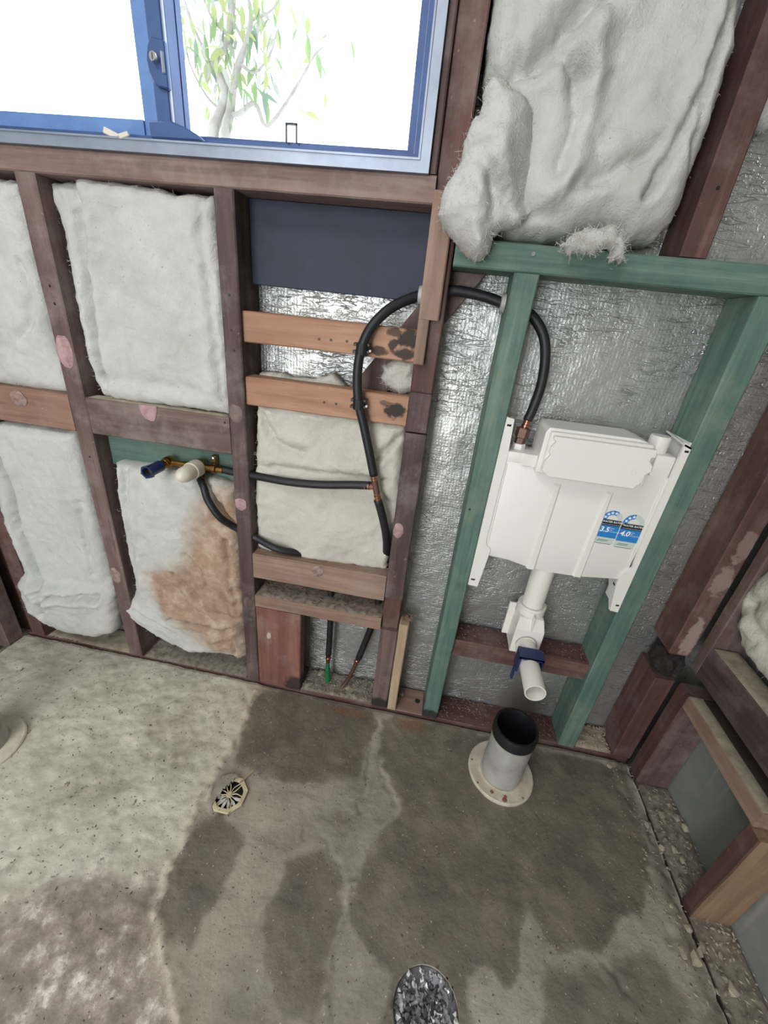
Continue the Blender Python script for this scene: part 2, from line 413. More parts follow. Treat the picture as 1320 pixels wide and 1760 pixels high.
def batt_mat():
    N = NT('insulation_wool')
    v = N.coord((1, 1, 1), True)
    n1 = N.noise(v, 7, 4, 0.6); n2 = N.noise(v, 60, 5, 0.7, 0.4); n3 = N.noise(v, 260, 3, 0.7)
    c = N.ramp(n1, [(0.3, srgb(184, 185, 180)), (0.55, srgb(200, 201, 197)), (0.75, srgb(190, 195, 190))])
    c = N.mix(N.ramp(n2, [(0.3, 0.22), (0.6, 0.0)]), c, srgb(176, 172, 160))
    # scattered dirt specks
    s = N.noise(N.coord((1, 1, 1)), 120, 1, 0.5)
    c = N.mix(N.ramp(s, [(0.775, 0.0), (0.80, 0.5)]), c, srgb(120, 108, 94))
    at = N.n('ShaderNodeAttribute', attribute_name='stain')
    st = N.math('ADD', at.outputs['Fac'], N.math('MULTIPLY', N.math('SUBTRACT', n1, 0.5), 0.5))
    sc = N.ramp(N.noise(v, 24, 5, 0.65), [(0.3, srgb(140, 114, 94)), (0.52, srgb(168, 142, 122)), (0.72, srgb(192, 174, 156))])
    c = N.mix(N.ramp(st, [(0.15, 0.0), (0.7, 0.95)]), c, sc)
    at2 = N.n('ShaderNodeAttribute', attribute_name='yellow')
    c = N.mix(at2.outputs['Fac'], c, srgb(202, 192, 166))
    N.col(c).rough(1.0)
    N.b.inputs['Specular IOR Level'].default_value = 0.05
    N.b.inputs['Subsurface Weight'].default_value = 0.0
    b1 = N.bump(n2, 0.5, 0.006)
    b2 = N.bump(n3, 0.6, 0.002, b1)
    return N.m
M_BATT = batt_mat()
M_FIBRE = plain('insulation_fibre', srgb(208, 207, 200), 1.0)

def foil_mat():
    N = NT('foil_sarking')
    v = N.coord((1, 1, 1), False)
    big = N.noise(v, 4, 4, 0.6)
    fine = N.noise(v, 90, 4, 0.7)
    # pressed-in wrinkles: thin wandering lines that run mostly sideways
    def lines(sc, w):
        mp = N.n('ShaderNodeMapping'); mp.inputs['Scale'].default_value = sc; N.l(v, mp.inputs['Vector'])
        q = N.math('ABSOLUTE', N.math('SUBTRACT', N.noise(mp.outputs[0], 1.0, 3, 0.55, 0.35), 0.5))
        return N.ramp(q, [(0.0, 0.0), (w, 1.0)])
    l1 = lines((9, 9, 46), 0.022); l2 = lines((30, 30, 75), 0.03)
    wr = N.mix(1.0, l1, N.mix(0.5, l2, (1, 1, 1, 1)), 'MULTIPLY')
    mk = N.ramp(N.noise(v, 6, 3, 0.6), [(0.38, 1.0), (0.54, 0.05)])
    wr = N.mix(mk, wr, (1, 1, 1, 1))
    # scrim weave
    wx = N.n('ShaderNodeTexWave', wave_type='BANDS', bands_direction='X'); wx.inputs['Scale'].default_value = 42; wx.inputs['Distortion'].default_value = 1.2
    wz = N.n('ShaderNodeTexWave', wave_type='BANDS', bands_direction='Z'); wz.inputs['Scale'].default_value = 42; wz.inputs['Distortion'].default_value = 1.2
    N.l(v, wx.inputs['Vector']); N.l(v, wz.inputs['Vector'])
    weave = N.mix(0.5, wx.outputs['Color'], wz.outputs['Color'])
    dirt = N.ramp(N.noise(v, 22, 6, 0.7), [(0.6, 0.0), (0.74, 0.8)])
    dirtm = N.mix(N.ramp(N.noise(v, 3, 2, 0.5), [(0.42, 0.0), (0.62, 1.0)]), (0, 0, 0, 1), dirt)
    c = N.ramp(big, [(0.3, srgb(172, 175, 176)), (0.7, srgb(205, 206, 203))])
    c = N.mix(N.math('MULTIPLY', N.math('SUBTRACT', 1.0, wr), 0.42), c, srgb(92, 90, 88))
    c = N.mix(dirtm, c, srgb(104, 88, 74))
    N.col(c)
    N.metal(N.math('SUBTRACT', 0.76, N.math('MULTIPLY', dirtm, 0.7)))
    N.rough(N.ramp(big, [(0.3, 0.42), (0.7, 0.3)]))
    b = N.bump(big, 0.5, 0.03)
    b = N.bump(wr, 0.45, 0.003, b)
    b = N.bump(fine, 0.55, 0.003, b)
    b = N.bump(weave, 0.25, 0.001, b)
    return N.m
M_FOIL = foil_mat()

def board_mat():
    N = NT('fibre_cement_board')
    v = N.coord((1, 1, 1), False)
    c = N.ramp(N.noise(v, 5, 6, 0.65), [(0.3, srgb(112, 116, 112)), (0.6, srgb(136, 139, 134)), (0.8, srgb(156, 157, 150))])
    st = N.noise(N.coord((30, 30, 3), False), 1.0, 3, 0.5)
    c = N.mix(N.ramp(st, [(0.6, 0.0), (0.75, 0.35)]), c, srgb(180, 180, 172))
    N.col(c).rough(0.7)
    N.bump(N.noise(v, 40, 4, 0.6), 0.2, 0.002)
    return N.m
M_BOARD = board_mat()

def concrete_mat():
    N = NT('concrete_floor')
    v = N.coord((1, 1, 1), False)
    a = lambda n: N.n('ShaderNodeAttribute', attribute_name=n).outputs['Fac']
    n1 = N.noise(v, 4.5, 6, 0.62); n2 = N.noise(v, 24, 8, 0.72); n3 = N.noise(v, 110, 4, 0.6)
    # new screed (left): pale grey-green with white smears and pits
    cl = N.ramp(n1, [(0.3, srgb(158, 151, 138)), (0.5, srgb(190, 185, 171)), (0.68, srgb(210, 206, 193))])
    tr = N.noise(N.coord((9, 30, 20), False, (0, 0, -0.65)), 1.0, 6, 0.68, 0.5)
    cl = N.mix(N.ramp(tr, [(0.54, 0.0), (0.68, 0.5)]), cl, srgb(226, 220, 208))
    cl = N.mix(N.ramp(tr, [(0.32, 0.4), (0.44, 0.0)]), cl, srgb(132, 124, 114))
    pit = N.noise(N.coord((1.1, 1.1, 1.1), False), 62, 2, 0.5)
    cl = N.mix(N.ramp(pit, [(0.70, 0.0), (0.735, 0.8)]), cl, srgb(84, 66, 58))
    cl = N.mix(N.ramp(n2, [(0.54, 0.0), (0.72, 0.6)]), cl, srgb(222, 214, 202))
    cl = N.mix(N.ramp(n2, [(0.3, 0.55), (0.42, 0.0)]), cl, srgb(120, 108, 98))
    n4 = N.noise(v, 13, 8, 0.72)
    cl = N.mix(a('brown'), cl, N.ramp(n4, [(0.3, srgb(92, 81, 74)), (0.46, srgb(128, 115, 106)), (0.54, srgb(156, 143, 133)), (0.64, srgb(228, 221, 212))]))
    # old slab (right)
    cr = N.ramp(n1, [(0.3, srgb(124, 116, 105)), (0.55, srgb(160, 152, 139)), (0.75, srgb(180, 174, 162))])
    cr = N.mix(N.ramp(n2, [(0.52, 0.0), (0.72, 0.45)]), cr, srgb(176, 168, 156))
    cr = N.mix(N.ramp(tr, [(0.30, 0.55), (0.46, 0.0)]), cr, srgb(104, 96, 86))
    cr = N.mix(N.ramp(tr, [(0.54, 0.0), (0.7, 0.4)]), cr, srgb(172, 166, 154))
    c = N.mix(a('screed'), cr, cl)
    c = N.mix(a('chalk'), c, srgb(198, 188, 170))
    n0 = N.noise(v, 9, 5, 0.65)
    wet = N.math('ADD', a('wet'), N.math('ADD', N.math('MULTIPLY', N.math('SUBTRACT', n2, 0.5), 0.35), N.math('MULTIPLY', N.math('SUBTRACT', n0, 0.5), 0.55)))
    wet = N.ramp(wet, [(0.30, 0.0), (0.60, 0.75), (0.95, 1.0)])
    c = N.mix(wet, c, N.mix(0.76, c, N.ramp(n0, [(0.32, srgb(64, 56, 49)), (0.5, srgb(92, 82, 70)), (0.68, srgb(120, 110, 95))])))
    # grit
    g = N.noise(v, 150, 1, 0.4)
    c = N.mix(N.ramp(g, [(0.71, 0.0), (0.745, 0.75)]), c, srgb(64, 54, 48))
    g2 = N.noise(N.coord((1.3, 1.3, 1.3), False), 120, 1, 0.4)
    c = N.mix(N.ramp(g2, [(0.735, 0.0), (0.765, 0.7)]), c, srgb(196, 186, 172))
    c = N.mix(N.ramp(a('rust'), [(0.2, 0.0), (0.8, 0.6)]), c, srgb(132, 92, 66))
    N.col(c)
    N.rough(N.mix(wet, (0.85, 0.85, 0.85, 1), N.ramp(n2, [(0.35, 0.40), (0.65, 0.60)])))
    b = N.bump(n2, 0.35, 0.006)
    N.bump(n3, 0.4, 0.003, b)
    return N.m
M_CONC = concrete_mat()

M_PVC = plain('white_pvc', srgb(226, 224, 218), 0.32)
M_CIST = plain('white_cistern_plastic', srgb(228, 227, 222), 0.38)
M_GREYPVC = plain('grey_pvc_pipe', srgb(172, 172, 168), 0.4, 0, srgb(150, 148, 142), 0, 60, 25)
M_BLACK = plain('black_rubber', srgb(24, 25, 28), 0.45)
M_HOSE = plain('black_hose', srgb(20, 21, 26), 0.5, 0, srgb(34, 35, 40), 0.15, 200)
M_COPPER = plain('copper', srgb(200, 142, 120), 0.28, 1.0, srgb(150, 98, 80))
M_OLDCOP = plain('weathered_copper', srgb(112, 84, 74), 0.5, 0.6, srgb(84, 66, 60))
M_BRASS = plain('brass', srgb(176, 136, 76), 0.3, 1.0, srgb(120, 88, 48))
M_BLUE = plain('dark_blue_plastic', srgb(30, 46, 92), 0.4)
M_GREENP = plain('green_pipe_wrap', srgb(32, 120, 74), 0.45, 0, srgb(20, 96, 58))
M_CAP = plain('frosted_white_cap', srgb(214, 208, 192), 0.35)
M_DARKBD = plain('flare_blue_board', srgb(34, 41, 64), 0.6, 0, srgb(22, 27, 44))  # black board with the window flare's blue painted into it
M_ALU = plain('grey_aluminium', srgb(158, 168, 184), 0.4, 0.5, srgb(140, 148, 166), 0.1, 30)  # grey metal with a little flare blue in its colour
M_ALUD = plain('flare_blue_channel', srgb(66, 92, 140), 0.45, 0.2, srgb(52, 74, 120))  # blue of the window flare painted into the aluminium
M_ALUS = plain('flare_blue_sash', srgb(110, 146, 200), 0.4, 0.25, srgb(92, 126, 180))  # paler flare blue painted into the sash metal
M_DARKPL = plain('dark_plastic', srgb(48, 52, 62), 0.4)
M_PINK = plain('pink_adhesive', srgb(182, 150, 152), 0.85, 0, srgb(142, 114, 112), 0.5, 90, 60)
M_DAUB2 = plain('faded_adhesive', srgb(158, 134, 128), 0.9, 0, srgb(112, 90, 84), 0.5, 90, 70)
M_WALLS = plain('raw_plaster', srgb(178, 172, 164), 0.9, 0, srgb(160, 152, 144))
M_CHIP = plain('wood_chip', srgb(150, 124, 106), 0.8, 0, srgb(90, 66, 56), 0, 60, 110)
M_GRIT = plain('rubble_grit', srgb(150, 142, 130), 0.9, 0, srgb(100, 90, 80), 0.3, 60, 70)
M_STONE = plain('pale_rubble', srgb(176, 166, 148), 0.9, 0, srgb(142, 130, 114), 0.4, 60, 40)
M_CREAM = plain('cream_grate_plastic', srgb(206, 196, 162), 0.5, 0, srgb(180, 164, 130), 0, 60, 60)
M_FLANGE = plain('dirty_white_flange', srgb(206, 200, 186), 0.6, 0, srgb(184, 172, 152), 0, 60, 30)
M_SCREW = plain('steel', srgb(190, 190, 190), 0.3, 1.0)
M_SHADECRUMB = plain('hole_shade_and_crumbs', srgb(26, 24, 26), 0.85, 0, srgb(44, 36, 34))  # near-black painted as the corner hole's shade; also colours dark crumbs
M_SILVER = plain('crumpled_silver_film', srgb(172, 173, 175), 0.4, 0.35, srgb(112, 111, 114), 0.5, 90, 40)
M_HAIR = plain('dark_timber_end', srgb(52, 36, 34), 0.9)
M_SILVERB = plain('glint_silver_film', srgb(236, 236, 238), 0.3, 0.3)  # glints on the film, painted as a brighter copy
M_SILVERD = plain('shadowed_silver_film', srgb(104, 102, 106), 0.4, 0.3, srgb(70, 68, 74))  # shade on the film, painted as a darker copy
def glass():
    N = NT('window_glass')
    t = N.t; tr = N.n('ShaderNodeBsdfTransparent'); tr.inputs[0].default_value = (0.96, 0.98, 1, 1)
    gl = N.n('ShaderNodeBsdfGlossy'); gl.inputs['Roughness'].default_value = 0.02
    mx = N.n('ShaderNodeMixShader'); mx.inputs[0].default_value = 0.05
    N.l(tr.outputs[0], mx.inputs[1]); N.l(gl.outputs[0], mx.inputs[2])
    N.l(mx.outputs[0], t.nodes['Material Output'].inputs['Surface'])
    return N.m
M_GLASS = glass()
M_WATER = plain('drain_water', srgb(40, 40, 44), 0.04)

# ------------------------------------------------------------------ polygon tools (numpy)
def seg_dist(P, pts, closed):
    P = np.asarray(P); d = np.full(len(P), 1e9)
    n = len(pts)
    for i in range(n if closed else n - 1):
        a = np.array(pts[i]); b = np.array(pts[(i + 1) % n]); ab = b - a
        t = np.clip(((P - a) @ ab) / max(ab @ ab, 1e-12), 0, 1)
        d = np.minimum(d, np.linalg.norm(P - (a + t[:, None] * ab), axis=1))
    return d
def inside(P, pts):
    x, y = P[:, 0], P[:, 1]; c = np.zeros(len(P), bool); n = len(pts)
    for i in range(n):
        x1, y1 = pts[i]; x2, y2 = pts[(i + 1) % n]
        if y1 == y2: continue
        m = ((y1 > y) != (y2 > y)) & (x < (x2 - x1) * (y - y1) / (y2 - y1) + x1)
        c ^= m
    return c
def sdf(P, pts):
    d = seg_dist(P, pts, True)
    return np.where(inside(P, pts), d, -d)
def vnoise(P, scale, seed=0.0, octs=3):
    out = np.empty(len(P))
    for i, p in enumerate(P):
        out[i] = noise.fractal(Vector((p[0] * scale + seed, p[1] * scale - seed, seed * 1.7)), 1.0, 2.0, octs)
    return out
def sstep(x, a, b):
    t = np.clip((x - a) / (b - a), 0, 1); return t * t * (3 - 2 * t)
def add_attr(me, name, vals):
    at = me.attributes.new(name, 'FLOAT', 'POINT'); at.data.foreach_set('value', np.asarray(vals, dtype=np.float32))

# ------------------------------------------------------------------ floor
def axis_pts(segs):
    out = []
    for a, b, s in segs:
        n = max(1, int(round((b - a) / s))); out += list(np.linspace(a, b, n, endpoint=False))
    return np.array(out + [segs[-1][1]])
HOLE = (0.142, -0.585, 0.059)
GRATE = (-0.366, -0.327, 0.041)
def build_floor():
    xs = axis_pts([(-1.27, 0.70, 0.005)])
    ys = axis_pts([(-2.6, -0.78, 0.14), (-0.78, -0.002, 0.005)])
    X, Yv = np.meshgrid(xs, ys); P = np.stack([X.ravel(), Yv.ravel()], 1)
    wob = np.stack([vnoise(P, 30, 3.0, 3), vnoise(P, 30, 9.0, 3)], 1) * 0.012
    Q = P + wob
    # pale screed on the left of the broken edge
    left = [(-3, 0.3), (EDGE[0][0], 0.3)] + EDGE + [(-0.15, -0.9), (-0.15, -3.0), (-3, -3.0)]
    ds = sdf(P + wob * 0.7, left)
    screed = sstep(ds, -0.003, 0.004)
    n1 = vnoise(P, 9, 1.0, 4); n2 = vnoise(P, 45, 5.0, 3)
    h = n1 * 0.0025 + n2 * 0.0009 + screed * (0.005 + 0.002 * n2) + sstep(ds, -0.06, 0.06) * 0.002
    h += np.exp(-(ds / 0.012) ** 2) * (0.003 + 0.003 * vnoise(P, 90, 2.0, 2))
    chalk = np.clip(np.exp(-((ds - 0.006) / 0.012) ** 2) * (0.75 + 1.1 * vnoise(P, 60, 8.0, 3)) , 0, 0.9)
    near = np.exp(-(((P[:, 0] + 0.5) / 0.09) ** 2 + ((P[:, 1] + 0.03) / 0.12) ** 2))
    chalk = np.maximum(chalk, np.clip(near * (0.4 + 1.2 * vnoise(P, 50, 4.0, 3)), 0, 0.8))
    wet = np.zeros(len(P))
    for W_, k, s in ((WETA, 0.95, 0.02), (WETB, 0.9, 0.016), (WETC, 0.85, 0.02), (WETD, 0.85, 0.022), (WETE, 0.7, 0.03)):
        wet = np.maximum(wet, k * sstep(sdf(Q, W_), -s, s))
    wet *= 1 - screed
    wet = np.maximum(wet, 0.8 * sstep(sdf(Q, [(a + (a - HOLE[0]) * 0.0, b) for a, b in [(0.07, -0.5), (0.22, -0.5), (0.23, -0.66), (0.06, -0.66)]]), -0.02, 0.02))
    brown = sstep(-P[:, 1] + 0.35 * P[:, 0] + 0.08 * n1, 0.26, 0.42) * 0.85
    rust = np.exp(-(((P[:, 0] - 0.06) / 0.05) ** 2 + ((P[:, 1] + 0.03) / 0.03) ** 2)) + 0.8 * np.exp(-(((P[:, 0] + 0.13) / 0.08) ** 2 + ((P[:, 1] + 0.035) / 0.018) ** 2))
    for c, dep, w in ((CRACK1, 0.005, 0.006), (CRACK2, 0.003, 0.005), (CRACK3, 0.003, 0.005), (CRACK4, 0.004, 0.004), (CRACK5, 0.004, 0.005), (DENT, 0.004, 0.012)):
        h -= dep * np.exp(-(seg_dist(Q, c, False) / w) ** 2)
    dr = seg_dist(Q, RIDGE, False); h += 0.006 * np.exp(-(dr / 0.008) ** 2)
    sdr = sstep(sdf(Q, DENT2), -0.004, 0.008); h -= 0.004 * sdr
    # low shoulder of the slab along the walls
    h -= sstep(P[:, 1], -0.012, -0.002) * 0.006 + sstep(P[:, 0], 0.66, 0.70) * (0.008 + 0.006 * n1)
    h -= sstep(P[:, 0], 0.60, 0.70) * np.clip(vnoise(P, 35, 6.0, 3), 0, 1) * 0.012
    rh = np.hypot(P[:, 0] - HOLE[0], P[:, 1] - HOLE[1]) + n2 * 0.002
    rg = np.hypot(P[:, 0] - GRATE[0], P[:, 1] - GRATE[1])
    h -= 0.004 * np.exp(-((rg) / 0.06) ** 2)
    nx, ny = len(xs), len(ys)
    # pull rim vertices onto the holes' circles
    for (cx, cy, r), rr in ((HOLE, rh), (GRATE, rg)):
        m = np.abs(rr - r) < 0.0036
        ang = np.arctan2(P[m, 1] - cy, P[m, 0] - cx)
        P[m, 0] = cx + r * np.cos(ang); P[m, 1] = cy + r * np.sin(ang)
    lip = P[:, 0] - (-0.378 + 0.35 * (P[:, 1] + 0.325)) + 0.25 * wob[:, 0]
    cut = (np.hypot(P[:, 0] - HOLE[0], P[:, 1] - HOLE[1]) < HOLE[2] - 1e-4) | ((np.hypot(P[:, 0] - GRATE[0], P[:, 1] - GRATE[1]) < GRATE[2] - 1e-4) & (lip > 0))
    h += np.where(rg < 0.05, 0.0115 * sstep(-lip, -0.004, 0.004), 0)
    V = np.column_stack([P, h])
    F = []
    cutg = cut.reshape(ny, nx)
    for j in range(ny - 1):
        for i in range(nx - 1):
            if cutg[j, i] or cutg[j, i + 1] or cutg[j + 1, i] or cutg[j + 1, i + 1]: continue
            a = j * nx + i; F.append((a, a + 1, a + nx + 1, a + nx))
    # skirt down the back and right edges so the slab has thickness
    n0 = len(V); top = [(ny - 1) * nx + i for i in range(nx)] + [j * nx + nx - 1 for j in range(ny - 2, -1, -1)]
    V = np.vstack([V, V[top] * np.array([1, 1, 0]) + np.array([0, 0, -0.06])])
    for k in range(len(top) - 1):
        F.append((top[k + 1], top[k], n0 + k, n0 + k + 1))
    o = mesh('floor', V.tolist(), F, M_CONC, smooth=True)
    bv_ = mesh('slab_base', *box(-1.45, 0.9, -2.7, 0.12, -0.14, -0.058), M_CONC, o)
    ext = np.zeros(len(top))
    for nme, val in (('screed', screed), ('wet', wet), ('brown', brown), ('chalk', chalk), ('rust', rust)):
        add_attr(o.data, nme, np.concatenate([np.clip(val, 0, 1), ext]))
    struct(o, 'bare concrete floor with pale broken screed and damp patches')
    return o
FLOOR = build_floor()

# ------------------------------------------------------------------ walls
def sheet(name, rects, ypl, mat, amp=0.002, cell=0.02):
    V, F = [], []
    for (x0, x1, z0, z1) in rects:
        xs = np.linspace(x0, x1, max(2, int((x1 - x0) / cell))); zs = np.linspace(z0, z1, max(2, int((z1 - z0) / cell)))
        n0 = len(V)
        for z in zs:
            for x in xs:
                V.append((x, ypl + amp * noise.fractal(Vector((x * 14, 3.3, z * 18)), 1, 2, 3), z))
        nx = len(xs)
        for j in range(len(zs) - 1):
            for i in range(nx - 1):
                a = n0 + j * nx + i; F.append((a, a + 1, a + nx + 1, a + nx))
    return mesh(name, V, F, mat, smooth=True)
wb = sheet('wall_back', [(-1.36, -0.075, -0.06, 1.31), (-0.075, 0.80, -0.06, 2.4)], 0.094, M_FOIL)
struct(wb, 'crinkled silver foil sarking behind the studs of the window wall')
ob = mesh('cladding', *join(box(-1.45, -0.06, 0.10, 0.12, -0.06, 1.31), box(-0.06, 0.9, 0.10, 0.12, -0.06, 2.4), box(-1.45, -0.06, 0.10, 0.12, 2.25, 2.4)), M_BOARD, wb)
wr_ = mesh('wall_right', *fix(*box(0.80, 0.815, -2.6, 0.10, -0.06, 2.4)), M_BOARD); struct(wr_, 'grey fibre cement sheet behind the right hand framing')
wlf = mesh('wall_left', *fix(*box(-1.375, -1.36, -2.6, 0.10, -0.06, 2.4)), M_BOARD); struct(wlf, 'grey sheet behind the left hand framing')
cl = mesh('ceiling', *fix(*box(-1.375, 0.815, -2.6, 0.12, 2.4, 2.42)), M_WALLS); struct(cl, 'plain plaster ceiling')
wre = mesh('wall_rear', *join(box(-1.375, -1.15, -2.62, -2.6, -0.06, 2.4), box(-0.3, 0.815, -2.62, -2.6, -0.06, 2.4), box(-1.15, -0.3, -2.62, -2.6, 2.15, 2.4)), M_WALLS)
struct(wre, 'plain wall with an open doorway behind the camera')

# ------------------------------------------------------------------ framing
GREENWET = tone('green', 2, [((0.112, 0.0, 0.015), (0.05, 0.09, 0.030), SOOT, 0.9, 0.8)])
def stud(x0, x1, y0, y1, z0, z1, m, label, name='wall_stud', cat='stud', group='wall studs', **k):
    return timber(name, x0, x1, y0, y1, z0, z1, W[m] if isinstance(m, str) else (m or GREENWET), label, cat, group, **k)

stA = stud(-0.891, -0.846, 0, 0.092, 0.010, 1.279, 'oldz', 'weathered brown stud with a large oval pink daub, left of the tap')
stB = stud(-0.478, -0.438, 0, 0.092, 0.010, 1.279, 'dimz', 'dark brown stud between the tap bay and the bay with black hoses')
stZ = stud(-1.252, -1.205, 0, 0.092, 0.010, 1.279, 'redz', 'dusty dark stud in the bottom left corner of the window wall')
tag(timber('gap_filler_stud', -1.345, -1.264, 0.020, 0.092, 0.0, 2.4, W['redz']), 'added dark timber shading the gap in the left corner of the room', 'stud')  # added timber that hides bright foil and darkens the corner gap
stL = stud(-1.36, -1.272, -0.062, -0.012, 0.0, 2.4, 'oldz', 'dark stud of the left wall at the picture edge')
stC = stud(-0.071, -0.024, 0.013, 0.092, 0.010, 2.4, 'redz', 'dark red stud right of the window running to the floor', wob=0.0008)
trm = stud(-0.0845, -0.0715, 0.002, 0.092, 1.322, 2.4, 'oldz', 'thin timber strip between the window frame and its right stud', 'window_trimmer', 'timber', None)
stR = stud(0.352, 0.395, 0, 0.092, 1.237, 2.4, 'redz', 'red brown stud rising above the green crossbeam beside the big batt')
stG1 = stud(0.0905, 0.1345, -0.002, 0.090, 0.010, 1.191, None, 'upright green treated stud left of the white cistern', group='green treated timbers')
stG2 = stud(0.497, 0.544, -0.002, 0.090, 0.010, 1.191, 'greenz', 'green treated stud right of the white cistern with a shaded left side', group='green treated timbers')
bm_ = stud(-0.021, 0.705, -0.002, 0.090, 1.1915, 1.2355, 'greenx', 'long green treated crossbeam above the cistern', 'crossbeam', 'beam', 'green treated timbers')
# pale facing pieces and packers nailed on the red stud
pk = timber('facing_piece', -0.0712, -0.033, -0.003, 0.0128, 1.100, 1.300, W['tanz'], 'pale raw timber facing on the stud under the window corner', 'timber')
mesh('tongue', *fix(*box(-0.0712, -0.050, -0.003, 0.0128, 1.017, 1.1005), 0.0015), W['tanz'], pk)
timber('packer', -0.0705, -0.0235, -0.001, 0.0128, 0.880, 0.962, W['dimz'], 'short dark packer block nailed to the red stud beside the pine rails', 'timber')
fc = timber('facing_piece', -0.070, -0.0215, -0.001, 0.0128, 0.428, 0.876, W['dimz'], 'long dark facing with a pink daub beside the black hose', 'timber')
timber('facing_piece', -0.070, -0.0215, -0.001, 0.0128, 0.010, 0.318, tone('old', 2, [((-0.05, 0.0, 0.018), (0.05, 0.06, 0.035), SOOT, 0.9, 0.6)]), 'low dark facing with a damp foot behind the pale batten', 'timber')
timber('batten', -0.020, 0.006, -0.004, 0.030, 0.012, 0.350, W['palez'], 'short pale yellow batten standing at the foot of the red stud', 'batten')

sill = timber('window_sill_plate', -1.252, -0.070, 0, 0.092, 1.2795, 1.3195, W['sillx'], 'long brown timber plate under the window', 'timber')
NG = 'brown noggins'
n1 = timber('noggin', -1.204, -0.892, 0.002, 0.040, 0.762, 0.852, W['orangex'], 'orange brown noggin with a pale daub left of the first stud', 'noggin', NG)
n2 = timber('noggin', -0.845, -0.479, 0.002, 0.040, 0.763, 0.853, W['oldx'], 'brown noggin with a half round pink daub above the tap', 'noggin', NG)
gb = timber('backing_board', -0.845, -0.479, 0.045, 0.070, 0.668, 0.765, W['greenx'], 'green treated board that carries the brass tap', 'board', 'green treated timbers')
PN = 'bare pine rails behind the hose'
p1 = timber('pine_rail', -0.4375, -0.0715, 0.012, 0.050, 1.019, 1.080, tone('pine', 0, [((-0.088, 0.012, 1.062), (0.022, 0.02, 0.022), SOOT, 0.95, 1.4), ((-0.115, 0.012, 1.072), (0.024, 0.02, 0.010), SOOT, 0.8, 1.6), ((-0.146, 0.012, 1.035), (0.020, 0.02, 0.011), SOOT, 0.85, 1.4), ((-0.118, 0.012, 1.048), (0.012, 0.02, 0.012), SOOT, 0.9, 1.5), ((-0.092, 0.012, 1.035), (0.024, 0.02, 0.014), SOOT, 0.9, 1.5)]), 'upper raw pine rail with scorch marks behind the hose loop', 'rail', PN)
p2 = timber('pine_rail', -0.4375, -0.0715, 0.010, 0.050, 0.886, 0.949, tone('pine', 0, [((-0.100, 0.010, 0.917), (0.027, 0.02, 0.018), SOOT, 0.95, 1.4), ((-0.112, 0.01, 0.930), (0.02, 0.02, 0.008), SOOT, 0.6, 1.6)]), 'lower raw pine rail with one scorch mark behind the hose', 'rail', PN)
p3 = timber('noggin', -0.4375, -0.0715, 0.000, 0.045, 0.414, 0.493, W['tanx'], 'tan noggin with a pale daub under the lumpy batt', 'noggin', NG)
p4 = timber('noggin', -0.4375, -0.0715, 0.000, 0.090, 0.312, 0.353, W['tanx'], 'flat dusty noggin above the two pipe tails', 'noggin', NG)
rs = timber('short_stud', -0.4375, -0.302, 0.001, 0.040, 0.004, 0.3115, tone('brick', 2, [((-0.315, 0.0, 0.016), (0.042, 0.06, 0.056), DAMP, 0.9, 0.7), ((-0.40, 0.0, 0.21), (0.008, 0.02, 0.014), srgb(190, 178, 170), 0.8, 1.0)]), 'broad short red board with a damp corner at the floor', 'stud')
db = mesh('cover_board', *fix(*box(-0.437, -0.072, 0.060, 0.074, 1.131, 1.279), 0.001), M_DARKBD); tag(db, 'black board tinted with painted flare blue closing the top of the hose bay', 'board')
# diagonal brace let into the studs
bv, bf = fix(*prism([(-0.270, 0.865), (-0.183, 0.865), (0.045, 1.191), (-0.032, 1.191)], 0.066, 0.090), 0.002)
br = mesh('diagonal_brace', bv, bf, W['oldz'], loc=(-0.12, 0.078, 0.865)); tag(br, 'dark diagonal brace passing behind the scorched rails', 'brace')
ln = timber('noggin', 0.135, 0.4965, 0.012, 0.088, 0.262, 0.318, W['redx'], 'dark red noggin with wood chips behind the flush pipe', 'noggin', NG)
bp = timber('bottom_plate', -1.27, 0.70, 0.003, 0.092, -0.05, 0.008, W['redx'], 'dark bottom plate along the foot of the window wall', 'plate', 'bottom plates')
mesh('drill_hole', *lathe([(0.0, 0.0), (0.0085, 0.0)], (0.0715, 0.048, 0.0097), (0, 0, 1), 16), M_BLACK, bp)
pale = mesh('new_plate_section', *fix(*box(0.0065, 0.0895, 0.002, 0.090, 0.004, 0.0088), 0.001), W['tanx'], bp)

# corner stud with a notch filled by a lump of painted black shade, lower stump
PLS = srgb(176, 160, 152)
cs = stud(0.655, 0.704, 0.0, 0.092, 0.415, 2.4, tone('red', 2, [((0.684, 0.0, 0.47), (0.018, 0.02, 0.065), PLS, 0.6, 1.7), ((0.680, 0.0, 0.64), (0.02, 0.02, 0.05), PLS, 0.4, 2.0), ((0.690, 0.0, 0.73), (0.02, 0.02, 0.05), PLS, 0.35, 2.0)]), 'dark red corner stud with white plaster smears')
cs2 = stud(0.655, 0.704, 0.0, 0.092, 0.010, 0.330, 'redz', 'stump of the corner stud below the black hole', 'corner_stud_stump')
bm = bmesh.new(); bmesh.ops.create_icosphere(bm, subdivisions=4, radius=1.0)
for v in bm.verts:
    d = v.co.normalized(); r = 1 + 0.25 * noise.noise(d * 2.0) + 0.1 * noise.noise(d * 6.0)
    v.co = Vector((0.684 + d.x * 0.034 * r, 0.040 + d.y * 0.042 * r, 0.372 + d.z * 0.046 * r))
bm.verts.index_update()
tag(mesh('hole_shade_lump', [tuple(v.co) for v in bm.verts], [[v.index for v in f.verts] for f in bm.faces], M_SHADECRUMB, loc=(0.684, 0.04, 0.33)), 'black lump painted as the shaded hole in the corner framing', 'hole'); bm.free()
